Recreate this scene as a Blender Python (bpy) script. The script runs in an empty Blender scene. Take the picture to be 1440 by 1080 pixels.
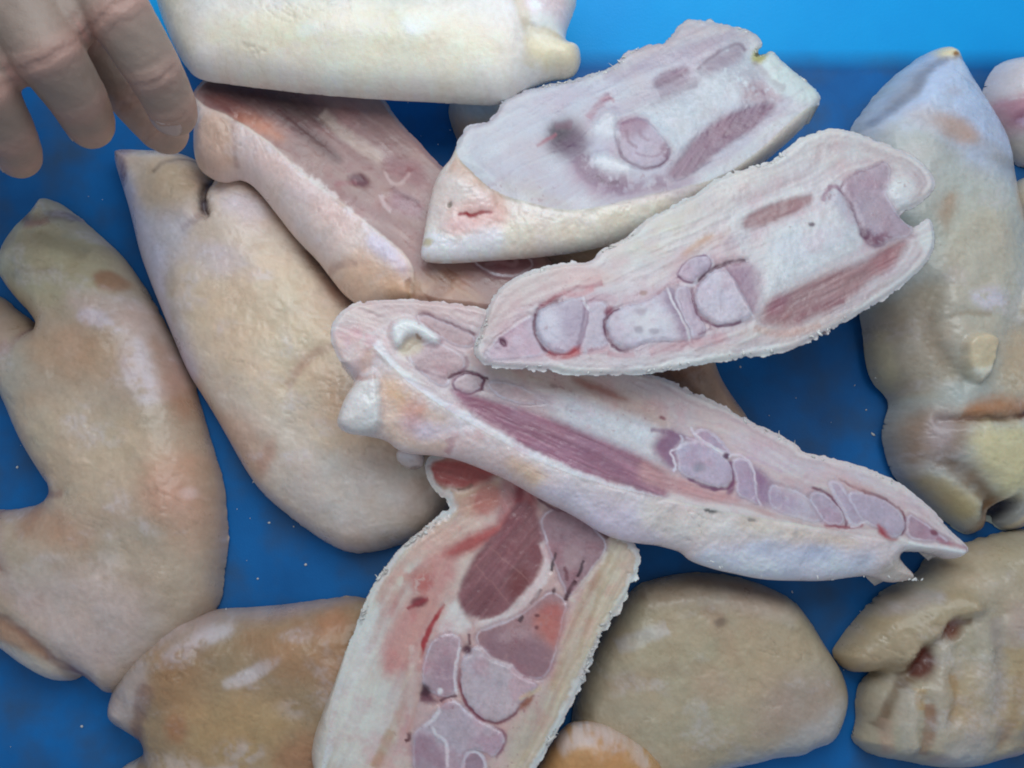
import bpy, bmesh, math, random
import numpy as np
from mathutils import Vector, Matrix

random.seed(7)
rng = np.random.default_rng(11)
scene = bpy.context.scene
COL = scene.collection

# ------------------------------------------------------------------ camera
TILT = math.radians(8.0)
CAM_DIST = 0.56
HFOV = 2 * math.atan(0.275 / 0.56)
cam_loc = Vector((0.0, -CAM_DIST * math.sin(TILT), CAM_DIST * math.cos(TILT)))
cam_data = bpy.data.cameras.new("camera")
cam = bpy.data.objects.new("camera", cam_data)
COL.objects.link(cam)
cam.location = cam_loc
cam.rotation_euler = (TILT, 0, 0)
cam_data.sensor_fit = 'HORIZONTAL'
cam_data.angle = HFOV
cam_data.clip_start = 0.01
cam_data.clip_end = 50
scene.camera = cam

# ------------------------------------------------------------------ world: dim cool room light
world = bpy.data.worlds.new("World")
scene.world = world
world.use_nodes = True
bg = world.node_tree.nodes["Background"]
bg.inputs[0].default_value = (0.80, 0.90, 1.0, 1)
bg.inputs[1].default_value = 0.38

# ------------------------------------------------------------------ lamp: one unseen soft area lamp, set close above the tray for falloff
def area(name, loc, target, size, size_y, power, color):
    l = bpy.data.lights.new(name, 'AREA')
    l.shape = 'RECTANGLE'; l.size = size; l.size_y = size_y
    l.energy = power; l.color = color
    o = bpy.data.objects.new(name, l)
    COL.objects.link(o)
    o.location = loc
    o.rotation_euler = (Vector(target) - Vector(loc)).to_track_quat('-Z', 'Y').to_euler()
    return o

area("overhead_lamp", (0.03, 0.30, 0.54), (0.01, 0.12, 0), 0.50, 0.42, 2.25, (0.90, 0.97, 1.0))

vs = scene.view_settings
vs.view_transform = 'Standard'
vs.look = 'None'
vs.exposure = 0.0
vs.gamma = 1.0
vs.use_curve_mapping = False
scene.cycles.use_denoising = True
scene.cycles.pixel_filter_type = 'BLACKMAN_HARRIS'
scene.cycles.filter_width = 1.9          # the phone's soft focus

# ------------------------------------------------------------------ photo-plan to world helpers
_k = math.tan(HFOV / 2) / 720.0
_ct, _st = math.cos(TILT), math.sin(TILT)

def rays(px, py):
    px = np.asarray(px, float); py = np.asarray(py, float)
    x = (px - 720) * _k; y = -(py - 540) * _k; z = -np.ones_like(x)
    return x, y * _ct - z * _st, y * _st + z * _ct

def on_plane(px, py, a, b, c):
    """point of the plane z = a*x + b*y + c seen in direction (px, py)"""
    dx, dy, dz = rays(px, py)
    t = (a * cam_loc.x + b * cam_loc.y + c - cam_loc.z) / (dz - a * dx - b * dy)
    return cam_loc.x + t * dx, cam_loc.y + t * dy, cam_loc.z + t * dz

def P(px, py, z):
    x, y, zz = on_plane(px, py, 0.0, 0.0, z)
    return Vector((float(x), float(y), float(zz)))

def plane_through(pts):
    A = []; Z = []
    for (px, py, z) in pts:
        p = P(px, py, z); A.append((p.x, p.y, 1.0)); Z.append(p.z)
    if len(pts) == 1:
        return 0.0, 0.0, Z[0]
    s = np.linalg.lstsq(np.array(A), np.array(Z), rcond=None)[0]
    return float(s[0]), float(s[1]), float(s[2])

# ------------------------------------------------------------------ noise
def _hash(ix, iy, seed):
    h = (ix.astype(np.int64) * 374761393 + iy.astype(np.int64) * 668265263 + seed * 974634777) & 0xFFFFFFFF
    h = ((h ^ (h >> 13)) * 1274126177) & 0xFFFFFFFF
    h = h ^ (h >> 16)
    return (h & 0xFFFF) / 65535.0

def vnoise(x, y, seed=0):
    xi = np.floor(x); yi = np.floor(y)
    fx = x - xi; fy = y - yi
    fx = fx * fx * (3 - 2 * fx); fy = fy * fy * (3 - 2 * fy)
    a = _hash(xi, yi, seed); b = _hash(xi + 1, yi, seed)
    c = _hash(xi, yi + 1, seed); d = _hash(xi + 1, yi + 1, seed)
    return (a * (1 - fx) + b * fx) * (1 - fy) + (c * (1 - fx) + d * fx) * fy * 1.0

def fbm(x, y, seed=0, octv=4):
    s = 0; amp = 1; tot = 0
    for o in range(octv):
        s = s + amp * (vnoise(x * 2 ** o + 17.3 * o, y * 2 ** o - 9.1 * o, seed + o) - 0.5)
        tot += amp; amp *= 0.55
    return s / tot * 2.0

def smooth(e0, e1, x):
    t = np.clip((x - e0) / (e1 - e0 + 1e-9), 0, 1)
    return t * t * (3 - 2 * t)

# ------------------------------------------------------------------ 2D shapes
def T(s, ox=0.0, oy=0.0, k=1.0):
    out = []
    for tok in s.split():
        a, b = tok.split(',')
        out.append((float(a) / k + ox, float(b) / k + oy))
    return out

def chaikin(pts, n=2, closed=True):
    p = np.array(pts, float)
    for _ in range(n):
        q = np.roll(p, -1, 0)
        if closed:
            p = np.stack([0.75 * p + 0.25 * q, 0.25 * p + 0.75 * q], 1).reshape(-1, 2)
        else:
            a, b = p[:-1], p[1:]
            m = np.stack([0.75 * a + 0.25 * b, 0.25 * a + 0.75 * b], 1).reshape(-1, 2)
            p = np.vstack([p[:1], m, p[-1:]])
    return p

def sdf_poly(x, y, poly):
    """signed distance, negative inside"""
    n = len(poly)
    best = np.full(x.shape, 1e18); inside = np.zeros(x.shape, bool)
    for i in range(n):
        ax, ay = poly[i]; bx, by = poly[(i + 1) % n]
        ex, ey = bx - ax, by - ay
        L = ex * ex + ey * ey + 1e-12
        wx = x - ax; wy = y - ay
        t = np.clip((wx * ex + wy * ey) / L, 0, 1)
        dx = wx - ex * t; dy = wy - ey * t
        np.minimum(best, dx * dx + dy * dy, out=best)
        if ay != by:
            c = ((ay <= y) != (by <= y)) & (x < (bx - ax) * (y - ay) / (by - ay) + ax)
            inside ^= c
    d = np.sqrt(best)
    return np.where(inside, -d, d)

def dist_line(x, y, pts):
    best = np.full(x.shape, 1e18); tt = np.zeros(x.shape)
    n = len(pts) - 1
    for i in range(n):
        ax, ay = pts[i]; bx, by = pts[i + 1]
        ex, ey = bx - ax, by - ay
        L = ex * ex + ey * ey + 1e-12
        t = np.clip(((x - ax) * ex + (y - ay) * ey) / L, 0, 1)
        dx = x - ax - ex * t; dy = y - ay - ey * t
        d = dx * dx + dy * dy
        m = d < best
        best = np.where(m, d, best); tt = np.where(m, (i + t) / n, tt)
    return np.sqrt(best), tt

def boxblur(a, r):
    def one(a, ax):
        n = a.shape[ax]
        pad = [(0, 0), (0, 0)]; pad[ax] = (r + 1, r)
        c = np.cumsum(np.pad(a, pad, mode='edge'), axis=ax)
        hi = np.take(c, np.arange(2 * r + 1, 2 * r + 1 + n), axis=ax)
        lo = np.take(c, np.arange(0, n), axis=ax)
        return (hi - lo) / (2 * r + 1)
    for _ in range(2):
        a = one(one(a, 0), 1)
    return a

def lin(c):
    c = np.array(c, float) / 255.0
    return np.where(c <= 0.04045, c / 12.92, ((c + 0.055) / 1.055) ** 2.4)

# ------------------------------------------------------------------ materials
def nodes_of(name):
    m = bpy.data.materials.new(name); m.use_nodes = True
    nt = m.node_tree; nt.nodes.clear()
    out = nt.nodes.new('ShaderNodeOutputMaterial')
    b = nt.nodes.new('ShaderNodeBsdfPrincipled')
    nt.links.new(b.outputs[0], out.inputs[0])
    return m, nt, b

def N(nt, kind, **kw):
    n = nt.nodes.new(kind)
    for k, v in kw.items():
        if isinstance(k, str) and k.startswith('i_'):
            n.inputs[k[2:]].default_value = v
        else:
            setattr(n, k, v)
    return n

def flesh_material(name, grain, bump, sss, spec):
    """colour and roughness come from the tissue colours stored on the mesh; grain and pores are procedural"""
    m, nt, b = nodes_of(name)
    L = nt.links.new
    at = N(nt, 'ShaderNodeAttribute', attribute_name='tissue')
    geo = N(nt, 'ShaderNodeNewGeometry')
    n1 = N(nt, 'ShaderNodeTexNoise'); n1.inputs['Scale'].default_value = 420; n1.inputs['Detail'].default_value = 6; n1.inputs['Roughness'].default_value = 0.65
    n2 = N(nt, 'ShaderNodeTexNoise'); n2.inputs['Scale'].default_value = 1500; n2.inputs['Detail'].default_value = 3
    L(geo.outputs['Position'], n1.inputs['Vector']); L(geo.outputs['Position'], n2.inputs['Vector'])
    mr = N(nt, 'ShaderNodeMapRange'); mr.inputs['From Min'].default_value = 0.25; mr.inputs['From Max'].default_value = 0.75
    mr.inputs['To Min'].default_value = 1 - grain; mr.inputs['To Max'].default_value = 1 + grain
    L(n1.outputs['Fac'], mr.inputs['Value'])
    vm = N(nt, 'ShaderNodeVectorMath', operation='SCALE')
    L(at.outputs['Color'], vm.inputs[0]); L(mr.outputs[0], vm.inputs['Scale'])
    L(vm.outputs[0], b.inputs['Base Color'])
    rr = N(nt, 'ShaderNodeMath', operation='MULTIPLY_ADD')
    L(n1.outputs['Fac'], rr.inputs[0]); rr.inputs[1].default_value = 0.35
    r2 = N(nt, 'ShaderNodeMath', operation='SUBTRACT')
    L(at.outputs['Alpha'], r2.inputs[0]); r2.inputs[1].default_value = 0.17
    L(r2.outputs[0], rr.inputs[2]); L(rr.outputs[0], b.inputs['Roughness'])
    b.inputs['Subsurface Weight'].default_value = sss
    b.inputs['Subsurface Radius'].default_value = (1.0, 0.45, 0.3)
    b.inputs['Subsurface Scale'].default_value = 0.003
    b.inputs['Specular IOR Level'].default_value = spec
    b.inputs['Coat Weight'].default_value = 0.22 if 'hand' not in name else 0.0
    b.inputs['Coat Roughness'].default_value = 0.15
    mx = N(nt, 'ShaderNodeMath', operation='MULTIPLY_ADD')
    L(n2.outputs['Fac'], mx.inputs[0]); mx.inputs[1].default_value = 0.35; L(n1.outputs['Fac'], mx.inputs[2])
    n3 = N(nt, 'ShaderNodeTexNoise'); n3.inputs['Scale'].default_value = 110; n3.inputs['Detail'].default_value = 7; n3.inputs['Roughness'].default_value = 0.6; n3.inputs['Distortion'].default_value = 0.8
    L(geo.outputs['Position'], n3.inputs['Vector'])
    b0 = N(nt, 'ShaderNodeBump'); b0.inputs['Strength'].default_value = bump * (0.3 if 'cut' in name else 0.6); b0.inputs['Distance'].default_value = 0.0016
    L(n3.outputs['Fac'], b0.inputs['Height'])
    bp = N(nt, 'ShaderNodeBump'); bp.inputs['Strength'].default_value = bump; bp.inputs['Distance'].default_value = 0.0006
    L(b0.outputs[0], bp.inputs['Normal'])
    L(mx.outputs[0], bp.inputs['Height']); L(bp.outputs[0], b.inputs['Normal'])
    return m

MAT_CUT = flesh_material('cut_flesh', 0.07, 0.30, 0.22, 0.5)
MAT_SKIN = flesh_material('scalded_pig_skin', 0.06, 0.30, 0.18, 0.40)
MAT_HAND = flesh_material('hand_skin', 0.05, 0.35, 0.2, 0.35)

def tray_material():
    m, nt, b = nodes_of('blue_plastic')
    L = nt.links.new
    geo = N(nt, 'ShaderNodeNewGeometry')
    n1 = N(nt, 'ShaderNodeTexNoise'); n1.inputs['Scale'].default_value = 14; n1.inputs['Detail'].default_value = 6; n1.inputs['Roughness'].default_value = 0.55
    n2 = N(nt, 'ShaderNodeTexNoise'); n2.inputs['Scale'].default_value = 900; n2.inputs['Detail'].default_value = 2
    n3 = N(nt, 'ShaderNodeTexNoise'); n3.inputs['Scale'].default_value = 34; n3.inputs['Detail'].default_value = 6
    for n in (n1, n2, n3):
        L(geo.outputs['Position'], n.inputs['Vector'])
    # scuffed, juice-stained floor, its blue also painted darker as shade; sides painted lit
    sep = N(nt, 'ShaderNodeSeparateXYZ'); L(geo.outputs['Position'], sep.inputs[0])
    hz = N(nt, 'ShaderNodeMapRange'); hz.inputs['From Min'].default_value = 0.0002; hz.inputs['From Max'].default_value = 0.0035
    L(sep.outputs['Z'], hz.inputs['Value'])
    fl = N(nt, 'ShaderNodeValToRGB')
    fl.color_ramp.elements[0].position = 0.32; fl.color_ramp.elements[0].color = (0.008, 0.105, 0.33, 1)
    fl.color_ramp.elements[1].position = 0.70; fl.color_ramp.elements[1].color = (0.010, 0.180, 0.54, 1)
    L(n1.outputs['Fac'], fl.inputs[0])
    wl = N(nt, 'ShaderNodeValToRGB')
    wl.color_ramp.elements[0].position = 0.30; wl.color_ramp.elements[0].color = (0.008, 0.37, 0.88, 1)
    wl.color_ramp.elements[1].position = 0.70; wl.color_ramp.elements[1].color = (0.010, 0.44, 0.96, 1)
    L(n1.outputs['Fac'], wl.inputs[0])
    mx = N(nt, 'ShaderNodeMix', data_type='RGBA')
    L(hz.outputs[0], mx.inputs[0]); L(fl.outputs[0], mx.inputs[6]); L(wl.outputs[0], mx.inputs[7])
    gr = N(nt, 'ShaderNodeMapRange'); gr.inputs['From Min'].default_value = 0.44; gr.inputs['From Max'].default_value = 0.74
    gr.inputs['To Min'].default_value = 0.0; gr.inputs['To Max'].default_value = 0.62
    L(n3.outputs['Fac'], gr.inputs['Value'])
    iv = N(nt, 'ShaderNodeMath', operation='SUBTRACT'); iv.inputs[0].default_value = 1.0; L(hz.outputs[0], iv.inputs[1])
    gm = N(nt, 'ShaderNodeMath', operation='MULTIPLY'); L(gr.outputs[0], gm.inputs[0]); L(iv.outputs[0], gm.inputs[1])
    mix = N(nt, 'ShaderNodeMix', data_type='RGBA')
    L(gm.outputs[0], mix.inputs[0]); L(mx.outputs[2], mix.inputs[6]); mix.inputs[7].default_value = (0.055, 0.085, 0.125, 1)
    L(mix.outputs[2], b.inputs['Base Color'])
    rg = N(nt, 'ShaderNodeMapRange'); rg.inputs['To Min'].default_value = 0.30; rg.inputs['To Max'].default_value = 0.55
    L(n3.outputs['Fac'], rg.inputs['Value']); L(rg.outputs[0], b.inputs['Roughness'])
    b.inputs['Specular IOR Level'].default_value = 0.18
    bp = N(nt, 'ShaderNodeBump'); bp.inputs['Strength'].default_value = 0.25; bp.inputs['Distance'].default_value = 0.0004
    L(n2.outputs['Fac'], bp.inputs['Height']); L(bp.outputs[0], b.inputs['Normal'])
    return m
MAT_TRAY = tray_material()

def crumb_material():
    m, nt, b = nodes_of('fat_crumb')
    oi = N(nt, 'ShaderNodeTexNoise'); oi.inputs['Scale'].default_value = 250
    geo = N(nt, 'ShaderNodeNewGeometry'); nt.links.new(geo.outputs['Position'], oi.inputs['Vector'])
    cr = N(nt, 'ShaderNodeValToRGB')
    cr.color_ramp.elements[0].position = 0.35; cr.color_ramp.elements[0].color = (0.60, 0.56, 0.52, 1)
    cr.color_ramp.elements[1].position = 0.65; cr.color_ramp.elements[1].color = (0.84, 0.84, 0.83, 1)
    nt.links.new(oi.outputs['Fac'], cr.inputs[0]); nt.links.new(cr.outputs[0], b.inputs['Base Color'])
    b.inputs['Roughness'].default_value = 0.6
    return m
MAT_CRUMB = crumb_material()

# ------------------------------------------------------------------ mesh output
def mesh_object(name, verts, faces4, normals, colors, mat, parent, origin):
    """one smooth mesh object from numpy arrays; -1 in the 4th column marks a triangle"""
    me = bpy.data.meshes.new(name)
    tri = faces4[:, 3] < 0
    loops = np.where(tri, 3, 4)
    start = np.concatenate([[0], np.cumsum(loops)[:-1]])
    flat = faces4.reshape(-1); flat = flat[flat >= 0]
    me.vertices.add(len(verts)); me.loops.add(len(flat)); me.polygons.add(len(faces4))
    me.vertices.foreach_set('co', (verts - np.array(origin)).astype(np.float32).ravel())
    me.loops.foreach_set('vertex_index', flat.astype(np.int32))
    me.polygons.foreach_set('loop_start', start.astype(np.int32))
    me.polygons.foreach_set('loop_total', loops.astype(np.int32))
    me.polygons.foreach_set('use_smooth', np.ones(len(faces4), bool))
    me.update(calc_edges=True)
    if colors is not None:
        at = me.color_attributes.new('tissue', 'FLOAT_COLOR', 'POINT')
        at.data.foreach_set('color', colors.astype(np.float32).ravel())
    me.materials.append(mat)
    me.validate()
    if normals is not None and len(me.vertices) == len(normals):
        me.normals_split_custom_set_from_vertices(normals.astype(np.float32))
    o = bpy.data.objects.new(name, me)
    COL.objects.link(o)
    if parent is not None:
        o.parent = parent
    else:
        o.location = origin
    return o

def thing(name, label, category, loc, group=None):
    o = bpy.data.objects.new(name, None)
    COL.objects.link(o)
    o.empty_display_size = 0.02
    o.location = loc
    o['label'] = label; o['category'] = category
    if group: o['group'] = group
    return o

# ------------------------------------------------------------------ the tissue builder
SEED = [100]

def blob_mask(x, y, spec, soft):
    cx, cy, rx, ry, rot = spec
    c, s = math.cos(math.radians(rot)), math.sin(math.radians(rot))
    u = ((x - cx) * c + (y - cy) * s) / rx
    v = (-(x - cx) * s + (y - cy) * c) / ry
    r = np.sqrt(u * u + v * v)
    return 1 - smooth(1 - soft, 1 + soft, r)

def build(root, outline, zpts, layers, base_cut=None, base_skin=(205, 190, 165), cut=None,
          drop=0.02, depth=0.02, dome=0.0, R=110.0, blur=26, s=1.6, fray=0.0, frayw=7.0,
          bump_mm=0.8, bump_px=60.0, warp=3.0, skin_name='skin', cut_name='fat', rough=0.42,
          fringe=None, fringe_n=0, origin=None, cut_bump=0.25, mott=0.05, rimdrop=0.0, inset=14.0,
          edge_pow=2.0, fringe_len=1.0, gain=1.0, axis=0.0, rag=0.35, skin_shift=(0.03, -0.02, 0.04), pink=1.0, tex=1.0):
    SEED[0] += 13
    if cut is not None: inset = 36.0
    sd = SEED[0]
    out = chaikin(outline, 2)
    if cut is None: fray, frayw = fray * 0.9, frayw * 1.5
    else: fray, frayw = fray * 1.9, frayw * 1.2
    x0, y0 = out.min(0) - 4; x1, y1 = out.max(0) + 4
    gx = np.arange(x0, x1, s); gy = np.arange(y0, y1, s)
    X, Y = np.meshgrid(gx, gy)
    if fray:
        fk = fray * (0.12 + 2.0 * vnoise(X / 30, Y / 30, sd + 8) ** 1.6)
        if cut is not None: fk = fk * smooth(14, 2, sdf_poly(X, Y, chaikin(cut, 1)))
        wx = X + fk * fbm(X / frayw, Y / frayw, sd, 3); wy = Y + fk * fbm(X / frayw, Y / frayw, sd + 5, 3)
    else:
        wx, wy = X, Y
    S = sdf_poly(wx, wy, out)
    S0 = sdf_poly(X, Y, out) if fray else S
    gyy, gxx = np.gradient(S0, s)
    gl = np.sqrt(gxx ** 2 + gyy ** 2) + 1e-6
    gxx /= gl; gyy /= gl
    ins = S < 0
    cell = ins[:-1, :-1] | ins[1:, :-1] | ins[:-1, 1:] | ins[1:, 1:]
    need = np.zeros_like(ins)
    need[:-1, :-1] |= cell; need[1:, :-1] |= cell; need[:-1, 1:] |= cell; need[1:, 1:] |= cell
    snap = need & ~ins
    X = np.where(snap, X - S * gxx, X); Y = np.where(snap, Y - S * gyy, Y)
    D0 = np.maximum(-S0, 0.0)
    D = np.where(snap, 0.0, np.maximum(-S, 0.0))           # inner distance to the silhouette, px
    # world positions on the support plane
    a, b, c = plane_through(zpts)
    WX, WY, WZ = on_plane(X, Y, a, b, c)
    nrm = np.array([-a, -b, 1.0]); nrm /= np.linalg.norm(nrm)
    # ---- warped coordinates for tissue borders
    QX = X + warp * fbm(X / 22, Y / 22, sd + 1, 3); QY = Y + warp * fbm(X / 22, Y / 22, sd + 2, 3)
    QX = QX + 1.1 * fbm(X / 5, Y / 5, sd + 51, 2); QY = QY + 1.1 * fbm(X / 5, Y / 5, sd + 52, 2)
    off = np.zeros_like(X)
    if cut is not None:
        cp = chaikin(cut, 2)
        CS = sdf_poly(QX * 0.35 + X * 0.65, QY * 0.35 + Y * 0.65, cp)
        incut = CS <= 0
        u = np.where(incut, 0, CS / (CS + D0 + 1e-6))
        prof = 1 - np.sqrt(np.maximum(1 - np.clip(u, 0, 1) ** edge_pow, 0))
        off -= drop * prof
        skinmask = smooth(0, 5, CS)
    else:
        CS = None
        incut = np.zeros_like(ins)
        Dn = np.where(need, D0, 0.0)
        r = max(1, int(blur / s))
        bl = boxblur(Dn, r) / np.maximum(boxblur(need.astype(float), r), 0.05)
        DD = D0 + (bl - D0) * smooth(2, 45, D0)
        t = np.clip(DD / (R * 0.74), 0, 1)
        off += dome * 0.86 * np.maximum(1 - (1 - t) ** 2.3, 0) ** 0.55
        skinmask = np.ones_like(X)
    off += bump_mm / 1000 * fbm(X / bump_px, Y / bump_px, sd + 3, 3) * skinmask * smooth(0, 30, D)
    off += 0.6 * cut_bump / 1000 * fbm(X / 9, Y / 9, sd + 4, 3) * (1 - skinmask)
    if cut is not None:      # the sawn rind is rolled over at its very edge
        off -= 0.0016 * smooth(9, 0, D0) ** 1.5 * (1 - skinmask)
    # ---- colours
    C = np.empty(X.shape + (3,)); C[:] = lin(base_skin)
    RO = np.full(X.shape, rough)
    mot = fbm(X / 45, Y / 45, sd + 6, 4); mot2 = fbm(X / 10, Y / 10, sd + 7, 3)
    if cut is not None:
        m = smooth(1.5, -1.5, CS)[..., None]
        C = C * (1 - m) + lin(base_cut) * m
    pid = np.where(incut, 1, 0)
    names = [skin_name, cut_name]
    rg = fbm(X / 13, Y / 13, sd + 71, 5); rg2 = fbm(X / 34, Y / 34, sd + 72, 5)
    lnz = vnoise(X / 14, Y / 14, sd + 73)
    FATK = np.ones_like(X)
    for L in layers:
        kind, spec, col, op = L
        soft = op.get('soft', 3.0); al = op.get('a', 1.0)
        if kind == 'p':
            pp = chaikin(spec, 2); lo = pp.min(0) - soft - 8; hi = pp.max(0) + soft + 8
        elif kind == 'l':
            pp = chaikin(spec, 2, False); w = op.get('w', 3.0)
            lo = pp.min(0) - w - soft - 8; hi = pp.max(0) + w + soft + 8
        elif kind == 'b':
            rr = max(spec[2], spec[3]) * (1 + soft if soft < 3 else 1.5) + 8
            lo = np.array([spec[0] - rr, spec[1] - rr]); hi = np.array([spec[0] + rr, spec[1] + rr])
        else:
            lo = np.array([x0, y0]); hi = np.array([x1, y1])
        i0 = max(0, int((lo[1] - y0) / s)); i1 = min(X.shape[0], int((hi[1] - y0) / s) + 2)
        j0 = max(0, int((lo[0] - x0) / s)); j1 = min(X.shape[1], int((hi[0] - x0) / s) + 2)
        if i1 <= i0 or j1 <= j0: continue
        sl = (slice(i0, i1), slice(j0, j1))
        k = op.get('warp', 1.0)
        qx = X[sl] + (QX[sl] - X[sl]) * k; qy = Y[sl] + (QY[sl] - Y[sl]) * k
        if kind == 'p':
            d = sdf_poly(qx, qy, pp); m = smooth(soft * 1.25, -soft * 1.25, d); hard = d < 0; mh = smooth(op.get('hs', soft * 2), -op.get('hs', soft * 2), d)
        elif kind == 'l':
            d, tt = dist_line(qx, qy, pp)
            ww = w * (0.75 + 0.5 * vnoise(qx / 12, qy / 12, sd + 31))
            if op.get('taper'): ww = ww * np.sin(np.pi * np.clip(tt, 0.03, 0.97)) ** 0.6
            m = smooth(ww * 0.42 + soft * 1.0, ww * 0.42 - 0.8, d); hard = d < ww / 2; mh = np.exp(-(d / op['hs']) ** 2) if 'hs' in op else np.exp(-(d / (ww * 0.6 + soft * 1.1)) ** 2) * 0.6
        elif kind == 'b':
            m = blob_mask(qx, qy, spec, soft if soft < 3 else 0.5); hard = m > 0.5; mh = m
        else:  # 'r' : band at a distance from the cut edge
            base = np.minimum(-CS[sl], D[sl]) if CS is not None else D[sl]
            base = base + op.get('wob', 2.0) * fbm(X[sl] / 40, Y[sl] / 40, sd + 9, 2)
            m = smooth(spec[0] - soft, spec[0] + soft, base) * smooth(spec[1] + soft, spec[1] - soft, base)
            hard = m > 0.5; mh = m
        if kind in 'pb' and col is not None and not op.get('part') and soft != 0:
            k2 = rag if (cut is None or op.get('skinonly')) else rag * 0.6
            nn = rg[sl] + 0.7 * rg2[sl]
            m = 0.55 * m + 0.45 * smooth(0.05, 0.95, m + k2 * nn * 3 * m * (1 - m)); m = m * (1 + 0.35 * k2 * nn).clip(0, 1.3)
        if kind == 'l':
            m = m * (0.55 + 0.75 * lnz[sl]).clip(0, 1) * smooth(-0.02, 0.10, tt) * smooth(1.02, 0.90, tt)
        if 'within' in op:
            pw = chaikin(op['within'], 2)
            m = m * smooth(6, -6, sdf_poly(qx, qy, pw)); 
        if 'brk' in op:      # broken up by noise: worn patches
            bsz = op.get('bsz', 14)
            nn = fbm(X[sl] / bsz, Y[sl] / bsz, sd + 40 + int(spec[0][0] if kind in 'pl' else spec[0]) % 50, 4)
            m = m * smooth(op['brk'] - 0.25, op['brk'] + 0.25, nn)
        if op.get('cutonly') and cut is not None: m = m * incut[sl]
        if op.get('skinonly') and cut is not None: m = m * (CS[sl] > 0)
        if col is not None:
            cl = lin(col)
            if op.get('part') == 'bone' and base_cut is not None: cl = 0.88 * cl + 0.12 * lin(base_cut)
            cc = cl * np.ones(m.shape + (1,))
            if 'stri' in op:
                ang, per, amp = op['stri']
                ca, sa = math.cos(math.radians(ang)), math.sin(math.radians(ang))
                uu = X[sl] * ca + Y[sl] * sa; vv = -X[sl] * sa + Y[sl] * ca
                st = fbm(uu / (per * 14), vv / per, sd + 21, 3)
                cc = cc * (1 + amp * st)[..., None]
                off[sl] += 0.00018 * st * m
            mm = (m * al)[..., None]
            C[sl] = C[sl] * (1 - mm) + cc * mm
        if op.get('part') == 'bone':
            marrow = fbm(X[sl] / 3.6, Y[sl] / 3.6, sd + 81, 3); marrow2 = fbm(X[sl] / 16, Y[sl] / 16, sd + 82, 3)
            C[sl] *= (1 + m * (0.13 * marrow + 0.12 * marrow2))[..., None]
            if op.get('wl', 1) != 0:
                hl = (np.exp(-((d - 2.0) / 3.6) ** 2) * (d > 0) * 0.20 * (0.35 + lnz[sl]))[..., None]
                C[sl] = C[sl] * (1 - hl) + lin((152, 100, 126)) * hl
                off[sl] -= 0.00025 * np.exp(-((d - 1.0) / 2.2) ** 2)
            wl = (smooth(2.2, 0.4, np.abs(d + 1.6)) * op.get('wl', 0.6) * (0.3 + lnz[sl]))[..., None]
            C[sl] = C[sl] * (1 - wl) + lin((226, 216, 230)) * wl
        if 'rim' in op:      # darker or paler capsule round a bone
            rc, rw = op['rim']
            rm = (smooth(rw + 1.6, rw * 0.4, np.abs(d)) * op.get('rima', 0.8))[..., None]
            C[sl] = C[sl] * (1 - rm) + lin(rc) * rm
        if 'h' in op: off[sl] += op['h'] / 1000 * mh * (1.5 if (cut is not None and op.get('part')) else 1.0)
        if 'groove' in op and kind == 'p':
            off[sl] -= op['groove'] / 1000 * smooth(3.5, 0.5, np.abs(d))
        if 'ro' in op: RO[sl] = RO[sl] * (1 - m * al) + op['ro'] * m * al
        if op.get('part') in ('bone', 'cartilage', 'growth_plate'): FATK[sl] *= 1 - 0.85 * m
        if op.get('part'):
            names.append(op['part']); pid[sl] = np.where(hard, len(names) - 1, pid[sl])
    C *= (1 + mott * mot + mott * 0.8 * mot2)[..., None]
    ca, sa = math.cos(math.radians(axis)), math.sin(math.radians(axis))
    uu = X * ca + Y * sa + 6 * mot; vv = -X * sa + Y * ca + 9 * fbm(X / 60, Y / 60, sd + 91, 2)
    strk = fbm(uu / 70, vv / 5.5, sd + 92, 4); strk2 = fbm(uu / 130, vv / 16, sd + 93, 3)
    if cut is not None:
        k3 = ((1 - skinmask) * FATK)[..., None]
        C *= 1 + k3 * ((0.10 * strk + 0.08 * strk2)[..., None] * np.array([.5, 1.2, .9]))
        pk = smooth(0.0, 0.5, fbm(X / 26, Y / 26, sd + 111, 4)) * smooth(8, 30, D0) * (1 - skinmask)
        C *= 1 - (0.55 * pink * pk)[..., None] * np.array([0.03, 0.24, 0.20])
        cap = smooth(0.42, 0.62, fbm(X / 5.5, Y / 5.5, sd + 112, 3)) * smooth(0.1, 0.5, fbm(X / 45, Y / 45, sd + 113, 3)) * (1 - skinmask) * smooth(14, 30, D0)
        cap = (0.38 * cap)[..., None]; C = C * (1 - cap) + lin((158, 92, 106)) * cap
        off += 0.00020 * strk * (1 - skinmask) * FATK
    blot = fbm(X / 19, Y / 19, sd + 95, 5); pore = fbm(X / 4.0, Y / 4.0, sd + 96, 2)
    k4 = skinmask[..., None]
    C *= 1 + k4 * ((0.11 * blot + 0.05 * pore)[..., None] * np.array([.8, 1.0, 1.25]))
    off += tex * 0.00020 * pore * skinmask + tex * 0.0007 * blot * skinmask * smooth(0, 20, D)
    ca2, sa2 = math.cos(math.radians(axis + 20)), math.sin(math.radians(axis + 20))
    rn = 1 - np.abs(fbm((X * ca2 + Y * sa2) / 46 + .3 * blot, (-X * sa2 + Y * ca2) / 20, sd + 97, 3))
    crs = smooth(0.95, 1.0, rn) * smooth(0.0, 0.35, fbm(X / 90, Y / 90, sd + 98, 2)) * skinmask * smooth(4, 25, D)
    off -= 0.00045 * crs; C *= (1 - 0.10 * crs)[..., None]
    fst = smooth(0.12, 0.55, fbm(X / 48, Y / 34, sd + 99, 5)) * (0.45 + 0.55 * smooth(-.2, .3, pore)) * skinmask
    fst = (0.34 * fst)[..., None]; C = C * (1 - fst) + lin((226, 222, 222)) * fst
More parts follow.
